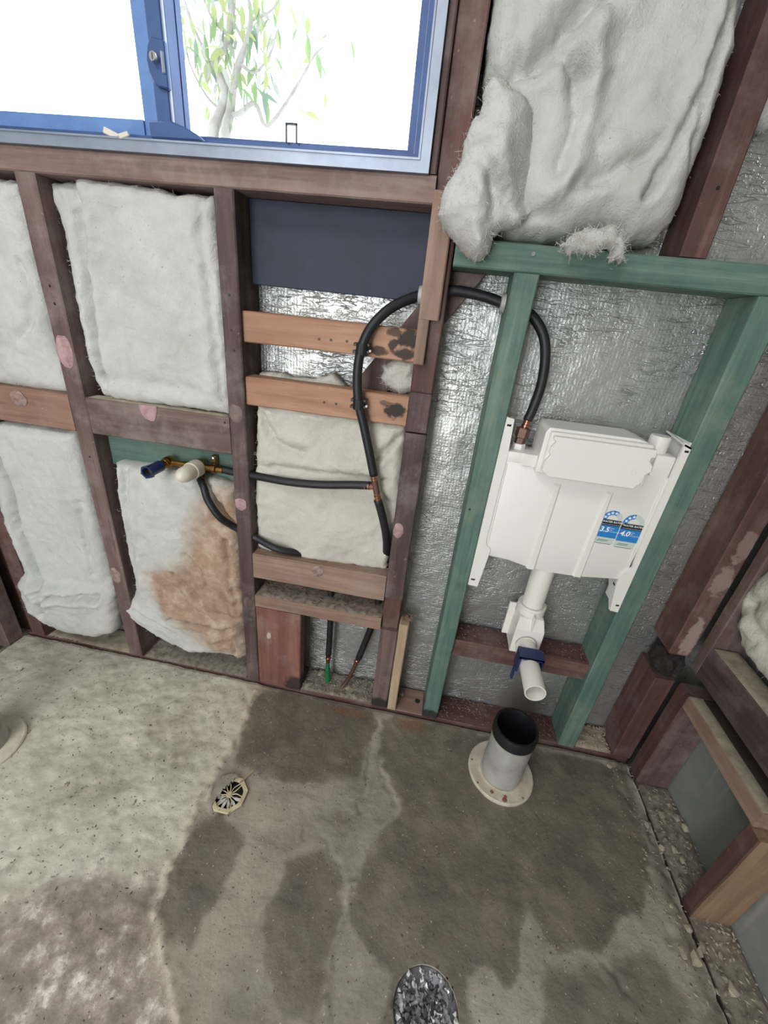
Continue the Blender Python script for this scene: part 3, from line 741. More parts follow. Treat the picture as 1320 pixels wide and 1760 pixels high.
# right wall framing
RW = 'right wall framing'
stud(0.712, 0.798, -0.031, -0.002, 0.392, 2.4, 'oldz', 'narrow right wall stud rising from the noggin in the corner', group=RW)
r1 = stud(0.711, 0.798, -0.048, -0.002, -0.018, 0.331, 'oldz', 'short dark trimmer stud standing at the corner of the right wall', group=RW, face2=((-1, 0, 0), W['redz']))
r2 = stud(0.711, 0.798, -0.339, -0.306, -0.018, 0.291, 'sawnz', 'short stud with a dark front and tan side at the right picture edge', group=RW, face2=((-1, 0, 0), W['redz']))
u1 = timber('noggin', 0.712, 0.770, -0.80, -0.0315, 0.391, 0.479, W['dimy'], 'dark upper noggin of the right wall with a dusty top', 'noggin', RW)
u2 = timber('noggin', 0.711, 0.798, -0.315, -0.0485, 0.293, 0.335, W['tany'], 'flat lower noggin of the right wall under a strip of dust', 'noggin', RW)
rp = timber('bottom_plate', 0.712, 0.799, -0.95, -0.003, -0.055, -0.020, W['oldy'], 'rubble strewn bottom plate of the right wall', 'plate', 'bottom plates')
# dust strips lying on the noggins
def dust_strip(parent, x0, x1, y0, y1, z, mat, seed, amp=0.003, edge=0.012):
    V, F = [], []; nx, ny = max(4, int((x1 - x0) / 0.008)), max(4, int((y1 - y0) / 0.008))
    for j in range(ny + 1):
        for i in range(nx + 1):
            x = x0 + (x1 - x0) * i / nx; y = y0 + (y1 - y0) * j / ny
            e = min(i, nx - i, j, ny - j)
            jit = noise.noise_vector(Vector((x * 40, y * 40, seed)))
            zz = z + (0 if e == 0 else 0.0012 + amp * abs(noise.fractal(Vector((x * 60, y * 60, seed)), 1, 2, 3)))
            V.append((x + (jit[0] * 0.006 if 0 < i < nx else 0), y + (jit[1] * 0.006 if 0 < j < ny else 0), zz))
    for j in range(ny):
        for i in range(nx):
            a = j * (nx + 1) + i; F.append((a, a + 1, a + nx + 2, a + nx + 1))
    o = mesh('dust', V, F, mat, parent, smooth=True); o['kind'] = 'stuff'; return o
dust_strip(u2, 0.7125, 0.742, -0.312, -0.05, 0.3352, M_STONE, 1.0)
dust_strip(u2, 0.742, 0.797, -0.312, -0.05, 0.3352, M_HAIR, 2.0, 0.006)
dust_strip(u1, 0.714, 0.768, -0.79, -0.035, 0.4792, M_STONE, 3.0)
dust_strip(p4, -0.436, -0.073, 0.003, 0.088, 0.3532, M_GRIT, 4.0, 0.006)
dust_strip(n2, -0.84, -0.485, 0.004, 0.038, 0.8532, M_STONE, 5.0, 0.002)
dust_strip(ln, 0.137, 0.49, 0.015, 0.086, 0.3182, W['redx'], 6.0, 0.003)
dust_strip(rp, 0.713, 0.798, -0.94, -0.05, -0.020, M_GRIT, 7.0, 0.010)
dust_strip(bp, -0.30, -0.072, 0.005, 0.088, 0.008, M_GRIT, 8.0, 0.012)
dust_strip(bp, 0.135, 0.49, 0.005, 0.088, 0.008, W['redx'], 9.0, 0.004)
dust_strip(bp, 0.55, 0.65, 0.005, 0.088, 0.008, M_STONE, 10.0, 0.014)
dust_strip(bp, -0.84, -0.48, 0.004, 0.088, 0.008, M_GRIT, 12.0, 0.006)
dust_strip(bp, -1.2, -0.895, 0.004, 0.088, 0.008, M_STONE, 13.0, 0.008)

def daub(parent, cx, cz, rx, rz, y, mat=None, seed=0, half=False):
    """blob of old wallboard adhesive pressed on a timber face"""
    V, F = [], []; n = 22; rings = 4
    for k in range(rings + 1):
        t = k / rings
        for i in range(n):
            a = 2 * PI * i / n
            r = 1 + 0.22 * noise.noise(Vector((math.cos(a) * 1.6, math.sin(a) * 1.6, seed)))
            zz = cz + math.sin(a) * rz * r * t
            if half and zz > cz + 0.004: zz = cz + 0.004
            V.append((cx + math.cos(a) * rx * r * t, y - 0.004 * (1 - t ** 3) - 0.0012 * noise.noise(Vector((a * 3, t * 5, seed))) * (1 - t), zz))
    for k in range(rings):
        for i in range(n):
            F.append((k * n + i, k * n + (i + 1) % n, (k + 1) * n + (i + 1) % n, (k + 1) * n + i))
    V += [(v[0], y + 0.0005, v[2]) for v in V[-n:]]
    o = mesh('adhesive_daub', V, F, mat or M_PINK, parent, smooth=True); o['label'] = 'dried pink adhesive daub'
    return o
daub(stA, -0.8695, 0.952, 0.021, 0.036, 0.0, None, 1)
daub(stA, -0.874, 0.329, 0.016, 0.026, 0.0, M_DAUB2, 2)
daub(n2, -0.682, 0.851, 0.024, 0.030, 0.001, None, 3, True)
daub(n1, -1.033, 0.826, 0.022, 0.020, 0.001, M_DAUB2, 4)
daub(fc, -0.057, 0.634, 0.013, 0.020, -0.002, None, 5)
daub(p3, -0.255, 0.474, 0.017, 0.016, -0.001, M_DAUB2, 6)
daub(stB, -0.462, 0.636, 0.015, 0.018, -0.001, None, 7)
daub(stB, -0.460, 0.865, 0.018, 0.020, 0.0, W['oldz'], 8)
daub(stB, -0.459, 0.320, 0.014, 0.020, 0.0, W['oldz'], 9)
def nail(parent, x, z, y, r=0.0028, mat=None, name='nail_hole'):
    return mesh(name, *lathe([(0.0, -0.0005), (r, -0.0005), (r, 0.001)], (x, y, z), (0, 1, 0), 10), mat or M_BLACK, parent)
for (p, x, z, y) in ((stA, -0.868, 1.085, 0), (stA, -0.866, 1.051, 0), (stB, -0.458, 1.105, 0), (stB, -0.459, 1.04, 0), (stB, -0.455, 1.0, 0), (stR, 0.372, 1.33, 0),
                     (p1, -0.272, 1.042, 0.012), (p1, -0.247, 1.043, 0.012), (p1, -0.213, 1.044, 0.012), (p2, -0.256, 0.915, 0.01), (p2, -0.229, 0.915, 0.01),
                     (stA, -0.868, 0.70, 0), (n2, -0.49, 0.84, 0.002), (stG1, 0.10, 0.72, -0.002), (r2, 0.75, 0.2, -0.3385)):
    nail(p, x, z, y)
nail(bm_, 0.115, 1.221, -0.0035, 0.0035, M_SCREW, 'screw_head')
# ------------------------------------------------------------------ window
win = bpy.data.objects.new('window_1', None); COL.objects.link(win); win.location = (-0.65, 0.03, 1.32)
struct(win, 'two pane aluminium sliding window above the studs')
XL, XR, ZB, ZT = -1.22, -0.084, 1.3195, 2.2
def ring(x0, x1, z0, z1, w, y0, y1):
    return join(box(x0, x1, y0, y1, z0, z0 + w), box(x0, x1, y0, y1, z1 - w, z1), box(x0, x0 + w, y0, y1, z0 + w, z1 - w), box(x1 - w, x1, y0, y1, z0 + w, z1 - w))
mesh('frame', *ring(XL, XR, ZB, ZT, 0.0185, -0.008, 0.012), M_ALU, win)
mesh('frame_lip', *ring(XL + 0.0165, XR - 0.0165, ZB + 0.0165, ZT - 0.0165, 0.003, -0.0105, 0.002), M_ALU, win)
mesh('channel', *ring(XL + 0.018, XR - 0.018, ZB + 0.018, ZT - 0.018, 0.012, 0.012, 0.075), M_ALUD, win)
ls = mesh('sash', *join(box(-1.19, -0.612, 0.016, 0.036, 1.346, 1.372), box(-1.19, -0.612, 0.016, 0.036, 2.15, 2.175), box(-1.195, -1.165, 0.016, 0.036, 1.346, 2.175), box(-0.612, -0.580, 0.020, 0.036, 1.346, 2.175)), M_ALUS, win)
mesh('stile', *fix(*box(-0.580, -0.552, 0.008, 0.040, 1.349, 2.175), 0.002), M_ALUD, ls)
mesh('weather_strip', *box(-0.552, -0.5495, 0.010, 0.016, 1.349, 2.175), M_ALU, ls)
mesh('stile_edge', *box(-0.552, -0.5490, 0.016, 0.044, 1.349, 2.175), M_ALUD, ls)
rsb = mesh('sash', *join(box(-0.548, -0.105, 0.046, 0.062, 1.346, 1.3635), box(-0.548, -0.105, 0.046, 0.062, 2.15, 2.175), box(-0.131, -0.105, 0.046, 0.062, 1.3635, 2.15), box(-0.565, -0.548, 0.046, 0.062, 1.346, 2.175)), M_ALUD, win)
mesh('weather_strip', *box(-0.118, -0.1155, 0.040, 0.047, 1.352, 2.16), M_ALU, rsb)
mesh('pane', *box(-1.166, -0.611, 0.026, 0.029, 1.371, 2.151), M_GLASS, ls)
mesh('pane', *box(-0.549, -0.130, 0.053, 0.056, 1.3625, 2.151), M_GLASS, rsb)
lk = mesh('lock', *fix(*prism([(-0.570, 1.474), (-0.578, 1.462), (-0.582, 1.446), (-0.580, 1.430), (-0.572, 1.416), (-0.565, 1.412), (-0.546, 1.409), (-0.546, 1.470)], 0.000, 0.010), 0.002), M_ALUD, win)
mesh('key_barrel', *lathe([(0.0, -0.010), (0.006, -0.010), (0.0068, -0.008), (0.0068, 0.002)], (-0.563, 0.0, 1.446), (0, 1, 0), 18), M_SCREW, lk)
mesh('slot', *fix(*box(-0.5635, -0.5625, -0.0106, -0.009, 1.442, 1.450)), M_BLACK, lk)
mesh('lever', *fix(*box(-0.5535, -0.5485, -0.003, 0.002, 1.428, 1.456), 0.0012), M_ALU, lk)
mesh('corner_block', *fix(*prism([(-0.590, 1.366), (-0.545, 1.367), (-0.522, 1.361), (-0.500, 1.352), (-0.484, 1.342), (-0.588, 1.341)], -0.004, 0.016), 0.003), M_ALUD, win)
hk = mesh('hook', *join(box(-0.3515, -0.349, 0.036, 0.040, 1.360, 1.386), box(-0.3325, -0.330, 0.036, 0.040, 1.360, 1.386), box(-0.3515, -0.330, 0.036, 0.040, 1.3845, 1.3875)), M_DARKPL, win)
for i, (x, z, s) in enumerate(((-0.664, 1.3445, 0.012), (-0.636, 1.345, 0.009))):
    v, f = fix(*box(x - s, x + s, -0.010, -0.003, 1.3385, 1.3385 + s * 0.8), 0.001)
    o = mesh('plaster_flake', v, f, M_CAP, loc=(x, -0.006, 1.3385)); o.rotation_euler = (0.0, 0.3 - 0.7 * i, 0.4)
    tag(o, ('larger' if i == 0 else 'smaller upright') + ' white flake lying on the window frame ledge', 'flake', 'flakes on the window ledge')

# ------------------------------------------------------------------ insulation batts
def batt(name, pts, back, thick, label, folds=(), ridges=(), plane='xz', cell=0.005, edge=0.03, rag=0.004, lump=0.006, seed=1.0,
         stain=None, yellow=0.0, tilt=None, lip=0.6, fibres=700, flen=0.010, group='insulation batts', cat='insulation'):
    """soft wool pad: plump towards the room, flat behind; folds are pressed-in lines"""
    A = np.array(pts); lo = A.min(0) - 0.01; hi = A.max(0) + 0.01
    us = np.arange(lo[0], hi[0], cell); vs = np.arange(lo[1], hi[1], cell)
    U, Vv = np.meshgrid(us, vs); P = np.stack([U.ravel(), Vv.ravel()], 1)
    wob = np.stack([vnoise(P, 45, seed, 3), vnoise(P, 45, seed + 7, 3)], 1) * rag
    D = sdf(P + wob, pts)
    # slide the first outside row of vertices onto the outline
    e = 1e-4
    band = (D < 0) & (D > -cell * 1.5)
    gx = (sdf(P[band] + wob[band] + [e, 0], pts) - D[band]) / e; gy = (sdf(P[band] + wob[band] + [0, e], pts) - D[band]) / e
    P[band] -= np.stack([gx, gy], 1) * D[band][:, None]
    keepv = D > -cell * 1.5
    Dp = np.clip(D, 0, None)
    t = np.clip(Dp / edge, 0, 1)
    H = thick * (lip + (1 - lip) * np.sqrt(np.clip(1 - (1 - t) ** 2, 0, 1)))
    H[band] = thick * max(lip - 0.05, 0.05)
    for (f, w, dep) in folds:
        d = seg_dist(P + wob * 1.5, f, False)
        H -= dep * np.exp(-(d / w) ** 1.4) * t
        H += dep * 0.30 * np.exp(-((d - 2.6 * w) / (1.6 * w)) ** 2) * t
    for (f, w, dep) in ridges:
        H += dep * np.exp(-(seg_dist(P + wob, f, False) / w) ** 2) * t
    H += lump * vnoise(P, 9, seed + 2, 3) * t + 0.0022 * vnoise(P, 60, seed + 4, 3) * np.clip(t * 2, 0, 1)
    if tilt: H += tilt(P)
    H = np.maximum(H, 0.0015)
    nx, ny = len(us), len(vs)
    mk = (lambda p, h: (p[0], back - h, p[1])) if plane == 'xz' else (lambda p, h: (back - h, p[0], p[1]))
    idx = -np.ones(len(P), int); V = []
    for i in np.nonzero(keepv)[0]:
        idx[i] = len(V); V.append(mk(P[i], H[i]))
    n0 = len(V)
    bidx = -np.ones(len(P), int)
    for i in np.nonzero(keepv)[0]:
        bidx[i] = len(V); V.append(mk(P[i], 0.0))
    F = []; used = {}
    for j in range(ny - 1):
        for i in range(nx - 1):
            a = j * nx + i; q = (a, a + 1, a + nx + 1, a + nx)
            if all(keepv[k] for k in q) and any(D[k] > 0 for k in q):
                F.append([idx[k] for k in q]); F.append([bidx[k] for k in q][::-1])
                for k in range(4):
                    ed = (q[k], q[(k + 1) % 4]); rv = ed[::-1]
                    if rv in used: del used[rv]
                    else: used[ed] = 1
    for (a, b) in used: F.append((idx[b], idx[a], bidx[a], bidx[b]))
    if plane != 'xz': F = [f[::-1] for f in F]
    c = A.mean(0); base = mk((c[0], A[:, 1].min()), 0.0)
    o = mesh(name, V, F, M_BATT, smooth=True, loc=base)
    kp = P[keepv]
    st = np.zeros(len(kp)) if stain is None else np.max([k * sstep(sdf(kp + wob[keepv] * 2, s), -w, w) for s, k, w in stain], axis=0)
    add_attr(o.data, 'stain', np.concatenate([st, st]))
    add_attr(o.data, 'yellow', np.full(2 * len(kp), yellow))
    tag(o, label, cat, group)
    # stray fibres
    if fibres:
        rnd = random.Random(int(seed * 100)); cand = np.nonzero(keepv & (D > 0))[0]
        edgec = np.nonzero(keepv & (D > 0) & (D < 0.012))[0]
        FV, FF = [], []
        for _ in range(fibres):
            k = int(rnd.choice(edgec if rnd.random() < 0.55 and len(edgec) else cand)); p = Vector(mk(P[k], H[k] - 0.001))
            out = Vector((rnd.gauss(0, 1), rnd.gauss(-0.6, 0.7), rnd.gauss(-0.2, 1))) if plane == 'xz' else Vector((rnd.gauss(-0.6, 0.7), rnd.gauss(0, 1), rnd.gauss(-0.2, 1)))
            out = out.normalized() * flen * rnd.uniform(0.4, 1.3)
            cur = Vector((rnd.gauss(0, 1), rnd.gauss(0, 1), rnd.gauss(0, 1))) * flen * 0.25
            s = Vector((rnd.gauss(0, 1), rnd.gauss(0, 1), rnd.gauss(0, 1))).normalized() * 0.00028
            b = len(FV); m = p + out * 0.5 + cur
            FV += [p + s, p - s, m + s, m - s, p + out]; FF += [(b, b + 1, b + 3, b + 2), (b + 2, b + 3, b + 4)]
        w = mesh('loose_fibres', FV, FF, M_FIBRE, o); w['kind'] = 'stuff'
    return o

batt('insulation_batt', BT1, 0.085, 0.075, 'pale batt above the noggin at the left picture edge', [(BT1_F, 0.008, 0.010)], seed=1.3, edge=0.035)
batt('insulation_batt', BT2, 0.085, 0.080, 'large flat pale batt above the tap and noggin', [(BT2_F1, 0.010, 0.022), (BT2_F2, 0.008, 0.010), (BT2_F3, 0.02, 0.008)],
     seed=2.1, edge=0.03, tilt=lambda P: -0.016 * sstep(-(P[:, 0] + 0.775 + 0.02 * (1.0 - P[:, 1])), 0.0, 0.02))
batt('insulation_batt', BT3, 0.085, 0.085, 'pale batt with a rolled foot in the lower left bay', [(BT3_F1, 0.010, 0.026), (BT3_F2, 0.007, 0.030), (BT3_F3, 0.007, 0.010), (BT3_F4, 0.007, 0.016)],
     seed=3.2, edge=0.035, tilt=lambda P: 0.034 * sstep(-P[:, 1], -0.27, -0.23) * sstep(P[:, 1], 0.02, 0.09))
batt('insulation_batt', BT4, 0.085, 0.088, 'brown stained slumping batt under the brass tap',
     [(BT4_F1, 0.006, 0.018), (BT4_F2, 0.006, 0.018), (BT4_F3, 0.007, 0.014), (BT4_F4, 0.008, 0.014), (BT4_F5, 0.006, 0.012), (BT4_F6, 0.005, 0.014), (BT4_F7, 0.006, 0.010), ([(-0.56, 0.69), (-0.545, 0.64), (-0.517, 0.597), (-0.48, 0.568)], 0.014, 0.022)],
     seed=4.4, edge=0.03, stain=[(STAIN, 0.74, 0.06), (STAIN2, 0.85, 0.03)], lump=0.010)
batt('insulation_batt', BT5, 0.088, 0.066, 'yellowish lumpy batt behind the black hose tee', [(BT5_F1, 0.008, 0.014), (BT5_F2, 0.006, 0.016), (BT5_F3, 0.007, 0.012), (BT5_F4, 0.005, 0.010)],
     seed=5.5, edge=0.02, yellow=0.28, lump=0.010)
batt('insulation_scrap', BT5T, 0.088, 0.040, 'torn strip of batt poking up above the lower pine rail', seed=6.1, edge=0.015, yellow=0.3, cell=0.004, fibres=250, group=None)
batt('insulation_batt', BT6 + [(0.340, 1.75), (0.340, 2.34), (-0.018, 2.34), (-0.018, 1.75)], 0.080, 0.105, 'big draped white batt above the green crossbeam',
     [(BT6_F1, 0.012, 0.030), (BT6_F2, 0.010, 0.020), (BT6_F3, 0.006, 0.020), (BT6_F4, 0.006, 0.018), (BT6_F5, 0.010, 0.014), (BT6_F6, 0.008, 0.014), (BT6_F7, 0.010, 0.016), (BT6_F8, 0.012, 0.020)],
     [(BT6_R1, 0.022, 0.018), (BT6_R2, 0.018, 0.012)], seed=7.3, edge=0.05, lip=0.15, lump=0.012, fibres=700, flen=0.006)
batt('insulation_flap', BT6B, -0.015, 0.062, 'torn white batt flap hanging over the stud right of the window',
     [(BT6B_F1, 0.009, 0.022), (BT6B_F2, 0.008, 0.014), (BT6B_F3, 0.010, 0.016), (BT6B_F4, 0.008, 0.010)], seed=8.4, edge=0.06, lip=0.06, lump=0.014, tilt=lambda P: -0.055 * sstep(P[:, 0] + 0.25 * (1.40 - P[:, 1]), 0.035, 0.125) * sstep(P[:, 1], 1.255, 1.30), fibres=1100, flen=0.012, cell=0.004, group=None)
batt('insulation_tuft', TUFT6, -0.030, 0.030, 'frayed tuft hanging over the green crossbeam from the big batt', seed=9.2, edge=0.014, lip=0.15, rag=0.009, cell=0.003, fibres=900, flen=0.014, group=None)
batt('insulation_scrap', BT8, 0.088, 0.060, 'scrap of white wool beyond the red stud at the top right', seed=10.2, edge=0.02, fibres=200, group=None)
batt('insulation_tuft', TUFT9, 0.060, 0.032, 'pinkish wool tuft stuffed beside the stud between the pine rails', seed=11.7, edge=0.018, lip=0.15, rag=0.006, cell=0.003, stain=[(TUFT9, 0.30, 0.03)], fibres=500, group=None)
batt('insulation_batt', [(a - 0.02, b) for a, b in BT10], 0.03, 0.05, 'corner of a batt at the lower left picture edge', seed=12.7, edge=0.02, fibres=100)
batt('insulation_batt', BT7[:4] + [(-0.050, 0.80), (-0.060, 1.35), (-0.790, 1.35), (-0.790, 0.490)] + BT7[7:], 0.795, 0.085, 'cream batt bulging above the right wall noggin', [(BT7_F1, 0.010, 0.008), (BT7_F2, 0.012, 0.008), (BT7_F3, 0.008, 0.006)], plane='yz', seed=13.7, edge=0.05, yellow=0.35, lump=0.008, lip=0.35)

# ------------------------------------------------------------------ in-wall cistern
cis = empty('in_wall_cistern', (0.318, 0.04, 0.51), 'white plastic in-wall toilet cistern hung between two green studs', 'cistern')
def part(name, vf, mat, parent=cis, bev=0.0, seg=1, smooth=False):
    v, f = fix(vf[0], vf[1], bev, seg) if bev else vf
    o = mesh(name, v, f, mat, parent)
    if smooth: autosmooth(o, 35)
    return o
tank = part('tank', prism([(0.150, 0.858), (0.484, 0.858), (0.484, 0.66), (0.482, 0.615), (0.476, 0.602), (0.463, 0.599), (0.42, 0.594), (0.37, 0.588), (0.31, 0.587), (0.261, 0.592), (0.215, 0.602), (0.163, 0.606), (0.152, 0.612), (0.150, 0.64)], 0.0, 0.082), M_CIST, bev=0.004, seg=2, smooth=True)
def rib(xa, xb, xc, xd):
    return part('rib', ([(xa, 0.001, 0.812), (xb, 0.001, 0.812), (xc, 0.001, 0.590), (xd, 0.001, 0.590), (xa + 0.004, -0.0045, 0.806), (xb - 0.004, -0.0045, 0.806), (xc - 0.004, -0.0045, 0.590), (xd + 0.004, -0.0045, 0.590)],
                        [(4, 5, 6, 7), (0, 1, 5, 4), (1, 2, 6, 5), (2, 3, 7, 6), (3, 0, 4, 7)]), M_CIST, tank, 0.001)
rib(0.262, 0.281, 0.281, 0.259); rib(0.372, 0.390, 0.389, 0.366)
part('edge_bead', box(0.1565, 0.1595, -0.0015, 0.001, 0.635, 0.840), M_CIST, tank, 0.0008)
part('edge_bead', box(0.4745, 0.4775, -0.0015, 0.001, 0.650, 0.838), M_CIST, tank, 0.0008)
part('shoulder', box(0.444, 0.484, 0.002, 0.075, 0.840, 0.902), M_CIST, bev=0.006, seg=2, smooth=True)
part('shoulder', box(0.152, 0.216, -0.003, 0.06, 0.845, 0.868), M_CIST, bev=0.003, seg=2, smooth=True)
part('lug', prism([(0.186, 0.858), (0.190, 0.868), (0.214, 0.868), (0.222, 0.862), (0.222, 0.842), (0.186, 0.842)], -0.007, 0.0), M_CIST, bev=0.001)
part('mechanism_box', prism([(0.214, 0.835), (0.214, 0.922), (0.220, 0.932), (0.392, 0.932), (0.414, 0.926), (0.428, 0.914), (0.431, 0.902), (0.431, 0.835)], -0.020, 0.070), M_CIST, bev=0.003, seg=2)
part('ledge', prism([(0.222, 0.838), (0.222, 0.926), (0.416, 0.926), (0.420, 0.918), (0.420, 0.838)], -0.030, -0.020), M_CIST, bev=0.002)
cov = part('access_cover', prism([(0.227, 0.920), (0.420, 0.920), (0.422, 0.905), (0.415, 0.903), (0.415, 0.896), (0.423, 0.888), (0.424, 0.876), (0.416, 0.868), (0.416, 0.852), (0.408, 0.843), (0.404, 0.836), (0.236, 0.836), (0.230, 0.842), (0.222, 0.846), (0.222, 0.866), (0.229, 0.878), (0.229, 0.905), (0.233, 0.905), (0.233, 0.911), (0.227, 0.912)], -0.041, -0.030), M_CIST, bev=0.0015)
part('button_mark', lathe([(0.0038, 0), (0.0038, -0.0014), (0.0050, -0.0014), (0.0050, 0)], (0.392, -0.041, 0.872), (0, 1, 0), 20), M_CIST, cov)
part('catch', box(0.2255, 0.2325, -0.0415, -0.036, 0.884, 0.900), M_CIST, cov, 0.0008)
part('overflow_cap', lathe([(0.0, 0.935), (0.0175, 0.935), (0.0195, 0.932), (0.0195, 0.895)], (0.4525, 0.032, 0), (0, 0, 1), 28), M_CIST, smooth=True)
# side brackets with their side flanges, screw slots
def bracket(pts, xs, ys, zs):
    b = part('bracket', join(prism(pts, -0.005, 0.0015), box(xs[0], xs[1], 0.0015, ys, zs[0], zs[1])), M_CIST)
    return b
bl = bracket([(0.1345, 0.938), (0.150, 0.936), (0.154, 0.865), (0.1525, 0.648), (0.156, 0.636), (0.167, 0.626), (0.166, 0.603), (0.158, 0.516), (0.1345, 0.517)], (0.1345, 0.1375), 0.075, (0.517, 0.938))
brk = bracket([(0.482, 0.934), (0.4965, 0.926), (0.4965, 0.512), (0.4775, 0.514), (0.467, 0.593), (0.4695, 0.618), (0.4855, 0.640), (0.482, 0.70)], (0.4935, 0.4965), 0.075, (0.512, 0.934))
part('top_flange', ([(0.480, -0.005, 0.932), (0.4965, -0.005, 0.926), (0.4965, 0.075, 0.934), (0.480, 0.075, 0.940), (0.480, -0.005, 0.928), (0.4965, -0.005, 0.922), (0.4965, 0.075, 0.930), (0.480, 0.075, 0.936)], [(0, 1, 2, 3), (7, 6, 5, 4), (0, 4, 5, 1), (1, 5, 6, 2), (2, 6, 7, 3), (3, 7, 4, 0)]), M_CIST, brk)
part('gusset', prism([(0.0, 0.515), (0.0, 0.60), (0.06, 0.60), (0.06, 0.575)], 0.476, 0.479, 'yz'), M_CIST, brk)
for (p, x, z, w) in ((bl, 0.1425, 0.922, 0.0045), (bl, 0.1435, 0.535, 0.005), (brk, 0.4905, 0.917, 0.004), (brk, 0.489, 0.532, 0.004)):
    part('slot', box(x - w, x + w, -0.0056, -0.0045, z - 0.0022, z + 0.0022), M_BLACK, p, 0.0005)
part('slot', box(0.4755, 0.4765, 0.012, 0.026, 0.572, 0.577), M_BLACK, brk)
part('inlet_nut', lathe([(0.0, 0.880), (0.0125, 0.880), (0.0135, 0.878), (0.0135, 0.866)], (0.178, 0.030, 0), (0, 0, 1), 6), M_CIST)

# rating stickers
M_SKY = plain('sticker_blue', srgb(38, 128, 196), 0.4); M_INK = plain('sticker_black', srgb(24, 28, 42), 0.4)
M_PALEG = plain('sticker_pale_green', srgb(196, 208, 202), 0.5); M_PAPER = plain('sticker_white', srgb(236, 238, 240), 0.4)
M_PRINT = plain('grey_print', srgb(120, 134, 138), 0.6)
YS = -0.0006
def text(body, x, z, size, mat, parent, shear=0.0, name='lettering', y=None, bold=0.0):
    c = bpy.data.curves.new(name, 'FONT'); c.body = body; c.size = size; c.shear = shear; c.offset = bold
    tmp = bpy.data.objects.new(name, c); me = bpy.data.meshes.new_from_object(tmp); bpy.data.objects.remove(tmp)
    me.materials.clear(); me.materials.append(mat); o = bpy.data.objects.new(name, me); COL.objects.link(o); o.parent = parent
    o.rotation_euler = (PI / 2, 0, 0); o.location = Vector((x, (YS - 0.0013) if y is None else y, z)) - wl(parent); return o
def flat(name, pts, y, mat, parent):
    return mesh(name, *prism(pts, y, y + 0.0003), mat, parent)
def sticker(x0, x1, zb, num, stars):
    st = flat('rating_sticker', [(x0, zb - 0.016), (x1 - 0.002, zb - 0.016), (x1 - 0.001, zb), (x0, zb)], YS, M_PALEG, cis)
    st['label'] = 'blue and black water rating sticker reading ' + num
    w = x1 - x0
    flat('blue_panel', [(x0, zb), (x1, zb), (x1, zb + 0.030), (x0, zb + 0.030)], YS - 0.0004, M_SKY, st)
    flat('black_band', [(x0, zb + 0.030), (x1, zb + 0.030), (x1, zb + 0.044), (x0, zb + 0.044)], YS - 0.0004, M_INK, st)
    text('WATER RATING', x0 + 0.003, zb + 0.0375, 0.0062, M_PAPER, st, bold=0.0001)
    text('A joint government and industry program', x0 + 0.003, zb + 0.0325, 0.0025, M_PAPER, st)
    text(num, x0 + 0.003, zb + 0.0145, 0.0165, M_PAPER, st, 0.15, bold=0.0005)
    text('litres\nper\naverage flush', x0 + 0.025, zb + 0.023, 0.0040, M_PAPER, st)
    for i, (a, b) in enumerate(((0.008, 0.030), (0.005, 0.028))):
        flat('print_line', [(x0 + a, zb - 0.007 - i * 0.003), (x0 + b, zb - 0.007 - i * 0.003), (x0 + b, zb - 0.0055 - i * 0.003), (x0 + a, zb - 0.0055 - i * 0.003)], YS - 0.0004, M_PRINT, st)
    flat('print_line', [(x0 + 0.002, zb - 0.0165), (x1 - 0.006, zb - 0.0165), (x1 - 0.006, zb - 0.0150), (x0 + 0.002, zb - 0.0150)], YS - 0.0004, M_PRINT, st)
    # arch of stars
    cx = x0 + w * 0.5; cz = zb + 0.044; ro, ri = w * 0.5, w * 0.27
    a1 = PI - stars * 0.52
    def arc(a0, a1, n=18): return [(cx + ro * math.cos(a0 + (a1 - a0) * i / n), cz + ro * 1.05 * math.sin(a0 + (a1 - a0) * i / n)) for i in range(n + 1)] + [(cx + ri * math.cos(a1 + (a0 - a1) * i / n), cz + ri * 1.05 * math.sin(a1 + (a0 - a1) * i / n)) for i in range(n + 1)]
    flat('star_arch', arc(PI, a1), YS - 0.0004, M_SKY, st)
    flat('faded_arch', arc(a1, 0.0), YS - 0.0002, M_PALEG, st)
    for i in range(stars):
        a = PI - 0.34 - i * 0.50; sx, sz = cx + (ro + ri) / 2 * math.cos(a), cz + (ro + ri) / 2 * 1.05 * math.sin(a)
        pts = [(sx + (0.0042 if k % 2 == 0 else 0.0018) * math.cos(PI / 2 + k * PI / 5), sz + (0.0042 if k % 2 == 0 else 0.0018) * math.sin(PI / 2 + k * PI / 5)) for k in range(10)]
        flat('star', pts, YS - 0.0009, M_PAPER, st)
sticker(0.385, 0.4275, 0.703, '3.5', 4)
sticker(0.4295, 0.4740, 0.700, '4.0', 3)

